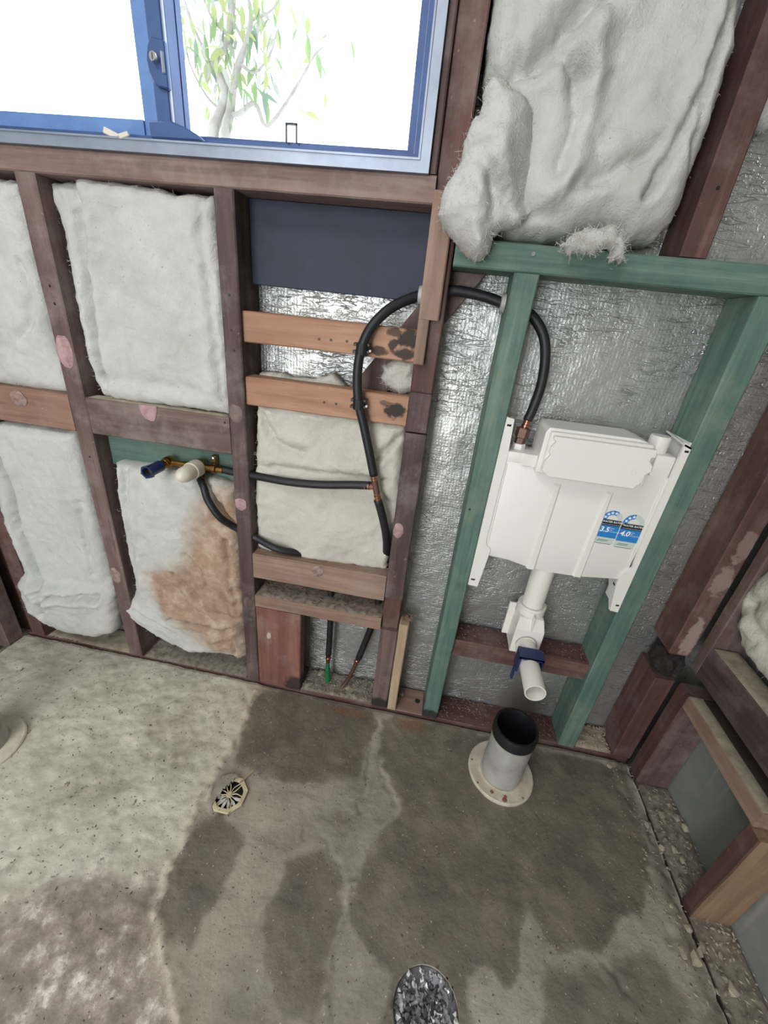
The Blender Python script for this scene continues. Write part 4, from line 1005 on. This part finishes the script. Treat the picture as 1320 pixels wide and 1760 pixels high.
# flush pipe, elbow housing and clip under the cistern
fp = empty('flush_pipe', (0.311, 0.03, 0.40), 'white flush pipe dropping from the cistern into a square elbow', 'pipe')
FX, FY = 0.311, 0.030
part('down_pipe', lathe([(0.0, 0.44), (0.0265, 0.44), (0.0265, 0.585), (0.0285, 0.585), (0.0285, 0.61), (0.0, 0.61)], (FX, FY, 0), (0, 0, 1), 32), M_PVC, fp, smooth=True)
part('collar', lathe([(0.027, 0.470), (0.0345, 0.472), (0.0355, 0.466), (0.0335, 0.463), (0.0345, 0.458), (0.0345, 0.448), (0.031, 0.444), (0.027, 0.444)], (FX, FY, 0), (0, 0, 1), 36), M_PVC, fp, smooth=True)
part('elbow_housing', ([(FX - 0.030, -0.004, 0.447), (FX + 0.030, -0.004, 0.447), (FX + 0.030, 0.062, 0.447), (FX - 0.030, 0.062, 0.447),
                        (FX - 0.036, -0.018, 0.418), (FX + 0.036, -0.018, 0.418), (FX + 0.036, 0.062, 0.418), (FX - 0.036, 0.062, 0.418),
                        (FX - 0.036, -0.018, 0.342), (FX + 0.036, -0.018, 0.342), (FX + 0.036, 0.062, 0.342), (FX - 0.036, 0.062, 0.342)],
                       [(0, 1, 2, 3), (0, 4, 5, 1), (1, 5, 6, 2), (2, 6, 7, 3), (3, 7, 4, 0), (4, 8, 9, 5), (5, 9, 10, 6), (6, 10, 11, 7), (7, 11, 8, 4), (8, 11, 10, 9)]), M_PVC, fp, 0.002)
part('rib', box(FX - 0.001, FX + 0.001, -0.020, -0.006, 0.420, 0.462), M_PVC, fp)
part('back_plate', box(FX - 0.052, FX - 0.034, 0.040, 0.046, 0.350, 0.455), M_PVC, fp, 0.001)
part('socket', lathe([(0.0245, -0.0195), (0.0275, -0.0195), (0.0275, -0.0185), (0.0245, -0.0185)], (FX, 0, 0.374), (0, 1, 0), 32, True), M_GREYPVC, fp, smooth=True)
part('outlet_pipe', lathe([(0.0225, 0.0), (0.0240, -0.004), (0.0240, -0.163), (0.0236, -0.165), (0.0212, -0.165), (0.0208, -0.163), (0.0208, 0.0)], (FX, 0, 0.366), (0, 1, 0), 36), M_PVC, fp, smooth=True)
part('shoulder', lathe([(0.0238, -0.018), (0.0262, -0.019), (0.0262, -0.048), (0.0238, -0.052)], (FX, 0, 0.366), (0, 1, 0), 36), M_PVC, fp, smooth=True)
ck = empty('pipe_clip', (FX, -0.075, 0.335), 'dark blue plastic clip around the white flush outlet', 'clip')
part('strap', join(box(FX - 0.029, FX + 0.029, -0.088, -0.052, 0.390, 0.3945), box(FX - 0.029, FX - 0.025, -0.088, -0.052, 0.345, 0.390), box(FX + 0.025, FX + 0.029, -0.088, -0.052, 0.345, 0.390), box(FX - 0.029, FX + 0.029, -0.088, -0.084, 0.386, 0.394)), M_BLUE, ck)
part('tail', box(FX - 0.029, FX - 0.024, -0.070, -0.060, 0.300, 0.345), M_BLUE, ck)
part('tail', box(FX + 0.025, FX + 0.029, -0.075, -0.060, 0.325, 0.345), M_BLUE, ck)

# ------------------------------------------------------------------ floor pipes
def floor_pipe(cx, cy, top, label, flange_label, lid, zf=0.0):
    o = empty('waste_pipe', (cx, cy, 0), label, 'pipe')
    part('pipe', lathe([(0.0535, 0.0), (0.0535, top), (0.0495, top), (0.0495, 0.012), (0.0, 0.012)], (cx, cy, 0), (0, 0, 1), 48), M_GREYPVC, o, smooth=True)
    if lid:
        part('rubber_ring', lathe([(0.0535, top - 0.030), (0.0560, top - 0.030), (0.0565, top - 0.002), (0.0550, top + 0.003), (0.0495, top + 0.003), (0.0480, top - 0.003), (0.0480, top - 0.120), (0.0, top - 0.122)], (cx, cy, 0), (0, 0, 1), 48), M_BLACK, o, smooth=True)
    fl = part('floor_flange', lathe([(0.0535, 0.010), (0.058, 0.011), (0.064, 0.0085), (0.070, 0.0095), (0.078, 0.008), (0.085, 0.0085), (0.088, 0.006), (0.088, -0.010)], (cx, cy, zf), (0, 0, 1), 56), M_FLANGE, o, smooth=True)
    fl['label'] = flange_label
    return o, fl
fpipe, ffl = floor_pipe(0.318, -0.118, 0.188, 'grey waste pipe with a black rubber collar on a white floor flange', 'white ribbed floor flange with rust spots', True)
floor_pipe(-1.018, -0.358, 0.16, 'grey pipe with a pale floor flange at the left picture edge', 'pale plastic floor flange', False, 0.009)
M_RUST = plain('rust_stain', srgb(140, 92, 74), 0.9)
for i, (a, r, s) in enumerate(((-2.0, 0.072, 0.005), (-1.55, 0.078, 0.006), (-1.5, 0.070, 0.004), (3.0, 0.080, 0.003), (-2.5, 0.083, 0.003), (-0.9, 0.081, 0.0025))):
    cx, cy = 0.318 + r * math.cos(a), -0.118 + r * math.sin(a)
    V = [(cx, cy, 0.0112)] + [(cx + s * (1 + 0.4 * noise.noise(Vector((k, i, 0.5)))) * math.cos(k * PI / 5), cy + s * (1 + 0.4 * noise.noise(Vector((k, i, 7.5)))) * math.sin(k * PI / 5), 0.0102) for k in range(10)]
    mesh('rust_spot', V, [(0, 1 + k, 1 + (k + 1) % 10) for k in range(10)], M_RUST, ffl)

# floor drain grate, tilted and half bedded in mortar
gr = empty('drain_grate', (GRATE[0], GRATE[1], 0), 'cream octagonal floor drain grate set in the broken screed edge', 'drain')
cx, cy, _ = GRATE
def gpt(r, a, z): return (cx + r * math.cos(a), cy + r * math.sin(a), z)
oc = [PI / 8 + k * PI / 4 for k in range(8)]
V = [gpt(0.0445, a, -0.002) for a in oc] + [gpt(0.0445, a, 0.004) for a in oc] + [gpt(0.0345, a, 0.004) for a in oc] + [gpt(0.0345, a, -0.002) for a in oc]
F = [(k + r * 8, (k + 1) % 8 + r * 8, (k + 1) % 8 + ((r + 1) % 4) * 8, k + ((r + 1) % 4) * 8) for r in range(4) for k in range(8)]
part('rim', (V, F), M_CREAM, gr, 0.0008)
part('inner_ring', lathe([(0.0330, 0.0030), (0.0360, 0.0030), (0.0360, -0.003), (0.0330, -0.003)], (cx, cy, 0), (0, 0, 1), 40, True), M_CREAM, gr, smooth=True)
part('hub', lathe([(0.0, 0.004), (0.006, 0.004), (0.007, 0.001), (0.007, -0.003)], (cx, cy, 0), (0, 0, 1), 16), M_CREAM, gr, smooth=True)
for k in range(12):
    a = k * PI / 6 + 0.15
    part('spoke', tube(catmull([gpt(0.005, a, 0.0005), gpt(0.018, a + 0.10, 0.0015), gpt(0.034, a + (0.28 if k % 2 else -0.12), 0.0010)], 4), 0.0012, 6), M_CREAM, gr)
M_GLINT = plain('window_glint_petals', srgb(232, 234, 240), 0.3)  # white petals stand in for the window's reflection in the drain water
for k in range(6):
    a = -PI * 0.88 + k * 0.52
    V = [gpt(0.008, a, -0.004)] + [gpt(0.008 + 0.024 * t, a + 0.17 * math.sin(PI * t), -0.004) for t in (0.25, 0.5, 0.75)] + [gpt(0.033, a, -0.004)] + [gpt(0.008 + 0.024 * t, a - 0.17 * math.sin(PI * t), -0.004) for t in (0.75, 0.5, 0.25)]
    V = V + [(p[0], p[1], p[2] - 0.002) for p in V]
    part('glint_petal', (V, [list(range(8)), list(range(15, 7, -1))] + [(i, (i + 1) % 8, 8 + (i + 1) % 8, 8 + i) for i in range(8)]), M_GLINT, gr)
part('trap_cup', lathe([(0.0405, 0.0), (0.0405, -0.035), (0.0, -0.036)], (cx, cy, 0), (0, 0, 1), 32), M_CREAM, gr, smooth=True)
part('trap_water', lathe([(0.0, -0.014), (0.0403, -0.014)], (cx, cy, 0), (0, 0, 1), 32), M_WATER, gr)

# hole in the slab stuffed with crumpled silver film
hx, hy, hr = HOLE
ph = empty('floor_hole_plug', (hx, hy, -0.05), 'glinting crumpled silver film stuffed in the round floor hole', 'film')
hv, hf = lathe([(hr + 0.0005, -0.001), (hr, -0.006), (hr - 0.001, -0.07), (0.0, -0.071)], (hx, hy, 0), (0, 0, 1), 40)
part('hole_lining', (hv, hf), M_CONC, ph)
rnd = random.Random(5); FV, FF, FM = [], [], []
for k in range(520):
    rr, an = hr * 0.93 * math.sqrt(rnd.random()), rnd.uniform(0, 2 * PI); s = rnd.uniform(0.003, 0.0085)
    c = Vector((hx + rr * math.cos(an), hy + rr * math.sin(an), -0.002 - 0.022 * (1 - (rr / hr) ** 3) + rnd.uniform(-0.006, 0.003)))
    q = Matrix.Rotation(rnd.uniform(0, 6), 3, 'X') @ Matrix.Rotation(rnd.uniform(0, 6), 3, 'Y') @ Matrix.Rotation(rnd.uniform(0, 6), 3, 'Z')
    pts = [Vector((1, 0, 0)), Vector((-1, 0.2, 0)), Vector((0, 1, 0.2)), Vector((0.2, -1, 0)), Vector((0, 0, 0.7)), Vector((0, 0, -0.7))]
    b0 = len(FV); FV += [tuple(q @ (p * s * rnd.uniform(0.6, 1.2)) + c) for p in pts]
    FF += [[b0 + i for i in f] for f in ((0, 2, 4), (2, 1, 4), (1, 3, 4), (3, 0, 4), (2, 0, 5), (1, 2, 5), (3, 1, 5), (0, 3, 5))]
    FM += [(1 if rnd.random() < (0.32 if rr > hr * 0.6 else 0.08) else (2 if rnd.random() < (0.15 if rr > hr * 0.6 else 0.45) else 0))] * 8  # painted glints gather at the rim, painted shade towards the centre
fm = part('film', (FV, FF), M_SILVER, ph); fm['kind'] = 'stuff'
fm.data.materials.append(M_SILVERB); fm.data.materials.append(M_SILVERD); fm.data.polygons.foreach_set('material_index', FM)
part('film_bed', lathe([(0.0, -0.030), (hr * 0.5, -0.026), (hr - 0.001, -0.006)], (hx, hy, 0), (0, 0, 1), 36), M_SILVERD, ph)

# ------------------------------------------------------------------ water hoses and fittings
HR = 0.0098
def hose(name, pts, label, r=HR, sub=6, loc=None):
    b = min(pts, key=lambda p: p[2])
    o = empty(name, b, label, 'hose', 'black water hoses')
    m = mesh('hose', *tube(catmull(pts, sub), r, 16), M_HOSE, o, smooth=True)
    return o
def crimp(parent, a, b, r=0.0085, mat=None, name='crimp_fitting'):
    a, b = Vector(a), Vector(b); d = b - a
    pr_ = [(0, r * 0.72), (0.04, r), (0.20, r), (0.24, r * 0.86), (0.42, r * 0.86), (0.46, r), (0.60, r), (0.64, r * 0.8), (1.0, r * 0.8)]
    L = d.length
    return autosmooth(mesh(name, *lathe([(0.0, 0.0)] + [(q, t * L) for t, q in pr_] + [(0.0, L)], a, d, 16), mat or M_COPPER, parent), 30)
TEE = Vector((-0.1215, -0.010, 0.742))
h1 = hose('water_hose', [(-0.128, -0.010, 0.770), (-0.140, -0.012, 0.815), (-0.158, -0.012, 0.876), (-0.177, -0.012, 0.940), (-0.181, -0.010, 1.010), (-0.168, -0.006, 1.064), (-0.139, 0.006, 1.104), (-0.106, 0.024, 1.128), (-0.062, 0.040, 1.146), (-0.013, 0.048, 1.156),
                         (0.045, 0.050, 1.152), (0.088, 0.050, 1.143), (0.130, 0.050, 1.134), (0.158, 0.047, 1.116), (0.179, 0.043, 1.086), (0.190, 0.040, 1.045), (0.193, 0.036, 1.000), (0.188, 0.032, 0.955), (0.183, 0.030, 0.930)],
          'black hose looping from the tee through two studs to the cistern')
crimp(h1, (0.1835, 0.030, 0.934), (0.1795, 0.030, 0.905))
part('union_nut', lathe([(0.0, 0.0), (0.0135, 0.0), (0.0145, -0.002), (0.0145, -0.020), (0.0115, -0.022), (0.0115, -0.036), (0.0, -0.036)], (0.180, 0.030, 0.914), (0.06, 0, 1), 6), M_OLDCOP, h1)
crimp(h1, (-0.1295, -0.0105, 0.775), (-0.124, -0.010, 0.752))
h2 = hose('water_hose', [(-0.134, -0.004, 0.742), (-0.18, -0.002, 0.735), (-0.26, 0.000, 0.722), (-0.34, 0.004, 0.715), (-0.42, 0.012, 0.7135), (-0.48, 0.018, 0.712), (-0.522, 0.020, 0.714)],
          'black hose running level from the tap to the tee')
crimp(h2, (-0.150, -0.004, 0.739), (-0.126, -0.009, 0.742))
tee = part('tee', join(tube([TEE + Vector((-0.004, 0, 0.016)), TEE + Vector((0.005, 0, -0.016))], 0.0075, 14), tube([TEE, TEE + Vector((-0.014, 0.003, 0))], 0.0068, 14)), M_OLDCOP, h2, smooth=True)
h3 = hose('water_hose', [(-0.1135, -0.010, 0.712), (-0.100, -0.006, 0.672), (-0.088, 0.004, 0.622), (-0.083, 0.020, 0.575), (-0.084, 0.045, 0.520), (-0.085, 0.060, 0.45), (-0.092, 0.062, 0.36), (-0.102, 0.052, 0.275), (-0.119, 0.050, 0.195), (-0.131, 0.050, 0.140)],
          'black hose dropping from the tee to the bare copper tail')
crimp(h3, (-0.112, -0.010, 0.708), (-0.118, -0.010, 0.732))
crimp(h3, (-0.1295, 0.050, 0.148), (-0.139, 0.050, 0.112))
part('copper_tail', tube(catmull([(-0.137, 0.050, 0.118), (-0.150, 0.050, 0.070), (-0.163, 0.048, 0.030), (-0.176, 0.040, 0.004), (-0.182, 0.036, -0.03)], 5), 0.0062, 12), M_OLDCOP, h3, smooth=True)
h4 = hose('water_hose', [(-0.5765, 0.016, 0.690), (-0.566, 0.002, 0.682), (-0.552, -0.010, 0.668), (-0.541, -0.015, 0.638), (-0.515, -0.014, 0.596), (-0.490, 0.006, 0.563), (-0.458, 0.013, 0.545), (-0.430, 0.014, 0.533), (-0.372, 0.006, 0.517), (-0.318, 0.026, 0.502), (-0.268, 0.058, 0.478), (-0.238, 0.062, 0.41), (-0.229, 0.056, 0.33), (-0.2265, 0.050, 0.255), (-0.2265, 0.050, 0.185), (-0.227, 0.050, 0.130)],
          'black hose sagging from under the tap down to the green pipe tail', 0.0092)
crimp(h4, (-0.2270, 0.050, 0.136), (-0.2275, 0.050, 0.098))
crimp(h4, (-0.556, -0.006, 0.674), (-0.5765, 0.017, 0.694))
part('green_tail', tube(catmull([(-0.2275, 0.050, 0.102), (-0.228, 0.050, 0.075), (-0.2275, 0.050, 0.070), (-0.226, 0.050, 0.03), (-0.222, 0.048, -0.03)], 4), [0.006] * 4 + [0.007] * 4 + [0.0085] * 9, 12), M_GREENP, h4, smooth=True)
# saddle clips with white nail heads on the loop
for (x, y, z, d) in ((-0.1765, -0.008, 1.034, 0.3), (-0.1745, -0.0115, 0.925, -0.25)):
    c = part('saddle_clip', tube([(x - 0.002 * d, y, z - 0.010), (x + 0.002 * d, y, z + 0.010)], [0.0122, 0.0122], 16), M_BLACK, h1)
    for (px, pz) in ((-0.013, 0.008), (0.013, -0.004), (-0.014, -0.006), (0.012, 0.009)):
        part('lug', box(x + px - 0.004, x + px + 0.004, y - 0.004, y + 0.016, z + pz - 0.003, z + pz + 0.003), M_BLACK, c, 0.001)
    part('nail_head', lathe([(0.0, -0.004), (0.002, -0.0035), (0.0026, -0.002), (0.0026, 0.004)], (x + 0.017, y, z - 0.002), (0, 1, 0), 12), M_PAPER, c)
# foam grommets where the hose passes the studs
for nm, p, x, z in (('foam_collar', stC, -0.0745, 1.142), ('foam_collar', stG1, 0.086, 1.1435)):
    part(nm, lathe([(0.010, -0.006), (0.0165, -0.005), (0.0175, 0.003), (0.010, 0.005)], (x, 0.049 if x > 0 else 0.036, z), (1, 0, 0), 18), M_GREYPVC, p, smooth=True)

# ------------------------------------------------------------------ tap breech
tp = empty('tap_breech', (-0.60, 0.03, 0.68), 'brass shower tap breech with a blue cap and a white cap', 'tap')
BY, BZ = 0.016, 0.7125
part('crossbar', tube([(-0.656, BY, BZ), (-0.585, BY, BZ + 0.0015)], 0.0075, 14), M_BRASS, tp, smooth=True)
part('elbow', lathe([(0.0, 0.014), (0.012, 0.014), (0.0145, 0.010), (0.0145, -0.006), (0.0125, -0.010), (0.0, -0.010)], (-0.660, BY, BZ), (0, 1, 0), 20), M_BRASS, tp, smooth=True)
part('outlet_tube', lathe([(0.0, 0.0), (0.0118, 0.0), (0.0118, -0.012), (0.0102, -0.014), (0.0102, -0.060), (0.0, -0.060)], (-0.660, BY - 0.004, BZ), (0, 1, 0), 22), M_BRASS, tp, smooth=True)
bc = part('blue_cap', lathe([(0.0112, -0.030), (0.0138, -0.031), (0.0138, -0.070), (0.0150, -0.071), (0.0150, -0.080), (0.0112, -0.080), (0.0108, -0.050), (0.0, -0.049)], (-0.660, BY, BZ), (0, 1, 0), 24), M_BLUE, tp, smooth=True)
for k in range(6):
    a = k * PI / 3 + 0.3
    part('lug', box(-0.660 + 0.0145 * math.cos(a) - 0.0016, -0.660 + 0.0145 * math.cos(a) + 0.0016, BY - 0.081, BY - 0.071, BZ + 0.0145 * math.sin(a) - 0.0016, BZ + 0.0145 * math.sin(a) + 0.0016), M_BLUE, bc)
part('mixer_body', lathe([(0.0, 0.014), (0.017, 0.014), (0.0195, 0.010), (0.0195, -0.012), (0.017, -0.016), (0.0, -0.016)], (-0.577, BY, 0.7125), (0, 1, 0), 26), M_BRASS, tp, smooth=True)
part('white_cap', lathe([(0.0215, -0.006), (0.0220, -0.010), (0.0215, -0.034), (0.0195, -0.036), (0.0190, -0.062), (0.0165, -0.070), (0.012, -0.078), (0.006, -0.083), (0.0, -0.084)], (-0.577, BY, 0.7125), (0, 1, 0), 28), M_CAP, tp, smooth=True)
part('side_port', lathe([(0.0, 0.0), (0.0098, 0.0), (0.0098, 0.020), (0.0122, 0.022), (0.0122, 0.032), (0.0085, 0.034), (0.0085, 0.050), (0.0, 0.050)], (-0.562, BY, 0.7135), (1, 0, 0), 18), M_BRASS, tp, smooth=True)
part('crimp_fitting', lathe([(0.0, 0.0), (0.0088, 0.0), (0.0088, 0.006), (0.0076, 0.007), (0.0076, 0.011), (0.0088, 0.012), (0.0088, 0.018), (0.0, 0.018)], (-0.526, 0.019, 0.7138), (1, 0, 0), 18), M_COPPER, tp, smooth=True)
part('lower_port', lathe([(0.0, 0.0), (0.0105, 0.0), (0.0105, 0.016), (0.0085, 0.018), (0.0085, 0.034), (0.0, 0.034)], (-0.577, 0.020, 0.700), (0, 0, -1), 18), M_OLDCOP, tp, smooth=True)
part('fixing_strap', box(-0.550, -0.538, 0.030, 0.044, 0.705, 0.742), M_BRASS, tp, 0.001)
part('screw', lathe([(0.0, -0.012), (0.0045, -0.010), (0.005, -0.006), (0.003, -0.005), (0.003, 0.014)], (-0.544, 0.036, 0.736), (0, 1, 0), 14), M_SCREW, tp, smooth=True)
part('fixing_strap', box(-0.640, -0.618, 0.026, 0.044, 0.694, 0.708), M_BRASS, tp, 0.001)

# ------------------------------------------------------------------ rubble, chips, crumbs
def rock(name, c, s, seed, mat, flatness=0.42):
    bm = bmesh.new(); bmesh.ops.create_icosphere(bm, subdivisions=1, radius=1.0)
    for v in bm.verts:
        d = v.co.copy(); r = 1 + 0.75 * noise.noise(d * 1.3 + Vector((seed, 0, 0))) + 0.15 * noise.noise(d * 3 + Vector((0, seed, 0)))
        v.co = Vector((d.x * s * r, d.y * s * 0.75 * r, d.z * s * flatness * r))
    bm.verts.index_update()
    rz = Matrix.Rotation(seed * 2.3, 3, 'Z')
    V = [tuple(rz @ v.co + Vector(c)) for v in bm.verts]; F = [[v.index for v in f.verts] for f in bm.faces]; bm.free()
    return mesh(name, V, F, mat, loc=c)
RL = [('in the pipe bay', -0.3, -0.07), ('in the right hand corner bay', 0.55, 0.66)]
for i, (x, y) in enumerate(RUBBLE):
    z = 0.012 if y > 0 else (-0.014 if x > 0.70 else 0.004)
    s = (0.011, 0.006, 0.014, 0.005, 0.008, 0.004, 0.010)[i % 7]
    if y > 0: lab, grp = (('mortar lump among the rubble at the two pipe tails', 'rubble at the pipe tails') if x < 0.1 else ('pale mortar lump on the plate by the corner stud', 'rubble by the corner stud'))
    elif x > 0.70: lab, grp = 'mortar lump on the bottom plate of the right wall', 'rubble on the right wall plate'
    else: lab, grp = 'mortar crumb on the floor along the right wall', 'rubble along the right wall'
    o = rock('mortar_lump', (x, y, z + s * 0.2), s, i * 1.37 + 0.4, M_STONE if i % 3 else M_GRIT); tag(o, lab, 'mortar', grp)

def chips(name, n, xr, yr, z, mat, label, smin=0.002, smax=0.006, seed=1, long=2.0, cat='debris', zf=None):
    rnd = random.Random(seed); V, F = [], []
    for _ in range(n):
        x, y = rnd.uniform(*xr), rnd.uniform(*yr); s = rnd.uniform(smin, smax); a = rnd.uniform(0, PI)
        zz = z + rnd.uniform(0.0, 0.003); u = Vector((math.cos(a), math.sin(a), rnd.uniform(-0.25, 0.25))) * s * rnd.uniform(1, long); w = Vector((-math.sin(a), math.cos(a), rnd.uniform(-0.2, 0.2))) * s * 0.5
        c = Vector((x, y, zz)); up = Vector((0, 0, s * 0.35)); b = len(V)
        V += [c + u, c + w, c - u, c - w, c + up]
        F += [(b, b + 1, b + 4), (b + 1, b + 2, b + 4), (b + 2, b + 3, b + 4), (b + 3, b, b + 4), (b + 3, b + 2, b + 1, b)]
    o = mesh(name, V, F, mat, loc=((xr[0] + xr[1]) / 2, (yr[0] + yr[1]) / 2, z)); o['kind'] = 'stuff'; o['label'] = label; o['category'] = cat; return o
chips('wood_chips', 260, (0.137, 0.49), (0.006, 0.088), 0.013, M_CHIP, 'scattered wood chips on the plate under the cistern', 0.001, 0.0038, 1)
chips('wood_chips', 150, (0.138, 0.493), (0.016, 0.086), 0.322, M_CHIP, 'scattered wood chips on the red noggin behind the flush pipe', 0.001, 0.0032, 2)
chips('rubble_grit', 500, (-0.298, -0.074), (0.004, 0.088), 0.014, M_GRIT, 'crumbled mortar grit around the two pipe tails', 0.0015, 0.006, 3, 1.1)
chips('rubble_grit', 420, (0.714, 0.797), (-0.75, -0.05), -0.014, M_STONE, 'mortar grit along the right wall plate', 0.0015, 0.006, 4, 1.1)
chips('rubble_grit', 160, (0.625, 0.70), (-0.62, -0.02), 0.0, M_STONE, 'mortar grit on the slab beside the right wall', 0.001, 0.005, 5, 1.1)
chips('floor_crumbs', 260, (-0.40, 0.62), (-0.62, -0.02), 0.003, M_GRIT, 'tiny crumbs strewn over the damp slab', 0.0008, 0.0026, 6)
chips('floor_crumbs', 90, (-0.40, 0.62), (-0.60, -0.02), 0.003, M_STONE, 'tiny white crumbs strewn over the damp slab', 0.0008, 0.0026, 7)
chips('floor_crumbs', 160, (-1.1, -0.45), (-0.60, -0.02), 0.010, M_SHADECRUMB, 'tiny dark crumbs strewn over the pale screed', 0.0008, 0.0028, 8)
chips('wood_chips', 220, (-0.43, -0.075), (0.004, 0.086), 0.358, M_CHIP, 'sawdust and splinters on the flat noggin over the pipe tails', 0.0008, 0.004, 9, 4.0)
chips('wood_chips', 80, (-0.02, 0.02), (0.008, 0.04), 0.352, M_CHIP, 'shavings on top of the pale batten', 0.0008, 0.003, 10, 3.0)
chips('rubble_grit', 200, (0.556, 0.648), (0.006, 0.088), 0.014, M_STONE, 'grit heaped beside the corner stud', 0.0015, 0.006, 11, 1.1)
chips('rubble_grit', 260, (-1.2, -0.48), (-0.03, 0.03), 0.008, M_GRIT, 'dust and grit along the foot of the left bays', 0.0008, 0.003, 12, 1.1)
sp = timber('timber_offcut', -0.345, -0.341, -0.300, -0.262, 0.004, 0.008, W['paley'], 'thin splinter lying beside the drain grate', 'splinter', wob=0.0004, bev=0.0006); sp.rotation_euler = (0, 0, -0.5)

# ------------------------------------------------------------------ tree outside the window
M_BARK = plain('grey_bark', srgb(164, 160, 154), 0.9, 0, srgb(136, 130, 124), 0.3, 30)
LEAFM = []
for i, c in enumerate(((118, 140, 98), (146, 154, 104), (108, 128, 110), (150, 152, 144))):
    N = NT('leaf_green_%d' % i); N.col(srgb(*c)).rough(0.6)
    N.b.inputs['Transmission Weight'].default_value = 0.0
    tl = N.n('ShaderNodeBsdfTranslucent'); tl.inputs[0].default_value = srgb(*[min(255, int(k * 1.1)) for k in c])
    mx = N.n('ShaderNodeMixShader'); mx.inputs[0].default_value = 0.45
    N.l(N.b.outputs[0], mx.inputs[1]); N.l(tl.outputs[0], mx.inputs[2]); N.l(mx.outputs[0], N.t.nodes['Material Output'].inputs['Surface'])
    LEAFM.append(N.m)
TY = 1.6
tree = empty('tree', (-1.30, TY, 0.0), 'pale green leafy tree seen through the right window pane', 'tree')
def branch(pts, r0, r1, name='branch', dy=0.0):
    P = catmull([(x, TY + dy + 0.05 * noise.noise(Vector((x * 5, z * 5, 1))), z) for x, z in pts], 5); n = len(P)
    return mesh(name, *tube(P, [r0 + (r1 - r0) * i / (n - 1) for i in range(n)], 8), M_BARK, tree, smooth=True), P
PT = []
for pts, r0, r1, nm in (([(-1.42, 0.0), (-1.38, 0.9), (-1.345, 1.6)] + TREE1, 0.034, 0.010, 'trunk'), ([(-1.33, 0.9), (-1.29, 1.5)] + TREE2, 0.030, 0.008, 'trunk'), (TREE3, 0.013, 0.004, 'branch'),
                        ([(-1.30, 2.04), (-1.36, 2.12), (-1.41, 2.22), (-1.46, 2.34)], 0.010, 0.004, 'branch'), ([(-1.185, 2.085), (-1.10, 2.05), (-1.03, 2.12), (-1.0, 2.20)], 0.008, 0.003, 'branch'),
                        ([(-1.145, 2.145), (-1.22, 2.26), (-1.20, 2.42)], 0.008, 0.004, 'branch'), ([(-1.24, 2.18), (-1.33, 2.26), (-1.36, 2.40)], 0.008, 0.003, 'branch'), ([(-1.113, 2.221), (-1.02, 2.27), (-0.95, 2.36)], 0.007, 0.003, 'branch'),
                        ([(-1.257, 1.908), (-1.36, 1.96), (-1.42, 2.05), (-1.45, 2.14)], 0.007, 0.003, 'branch')):
    _, P = branch(pts, r0, r1, nm); PT += [p for p in P if p.z > 1.98]
# one leaf blade per kind, copied along the twigs
def leaf_mesh(L, Wd, m):
    V, F = [], []; n = 6
    for i in range(n + 1):
        t = i / n; w = Wd * math.sin(PI * min(0.98, max(0.02, t)) ** 0.85); bend = -0.18 * L * t * t
        V += [(L * t, -w, bend + w * 0.25), (L * t, 0, bend), (L * t, w, bend + w * 0.25)]
    for i in range(n):
        a = i * 3; F += [(a, a + 3, a + 4, a + 1), (a + 1, a + 4, a + 5, a + 2)]
    me = bpy.data.meshes.new('leaf'); me.from_pydata(V, [], F); me.materials.append(m); me.polygons.foreach_set('use_smooth', [True] * len(F)); return me
LM = [leaf_mesh(0.085, 0.011, LEAFM[0]), leaf_mesh(0.07, 0.013, LEAFM[1]), leaf_mesh(0.09, 0.010, LEAFM[2]), leaf_mesh(0.06, 0.012, LEAFM[3])]
rnd = random.Random(21)
for k in range(290):
    p = rnd.choice(PT); o = bpy.data.objects.new('leaf', LM[rnd.choice((0, 0, 1, 1, 2, 3, 3))]); COL.objects.link(o); o.parent = tree
    off = Vector((rnd.gauss(0, 0.075), rnd.gauss(0, 0.10), rnd.gauss(0.01, 0.07)))
    o.location = p + off - tree.location
    o.rotation_euler = (rnd.uniform(-0.9, 0.9), rnd.uniform(0.2, 1.6), rnd.uniform(0, 2 * PI)); s = rnd.uniform(0.6, 1.2); o.scale = (s, s, s)
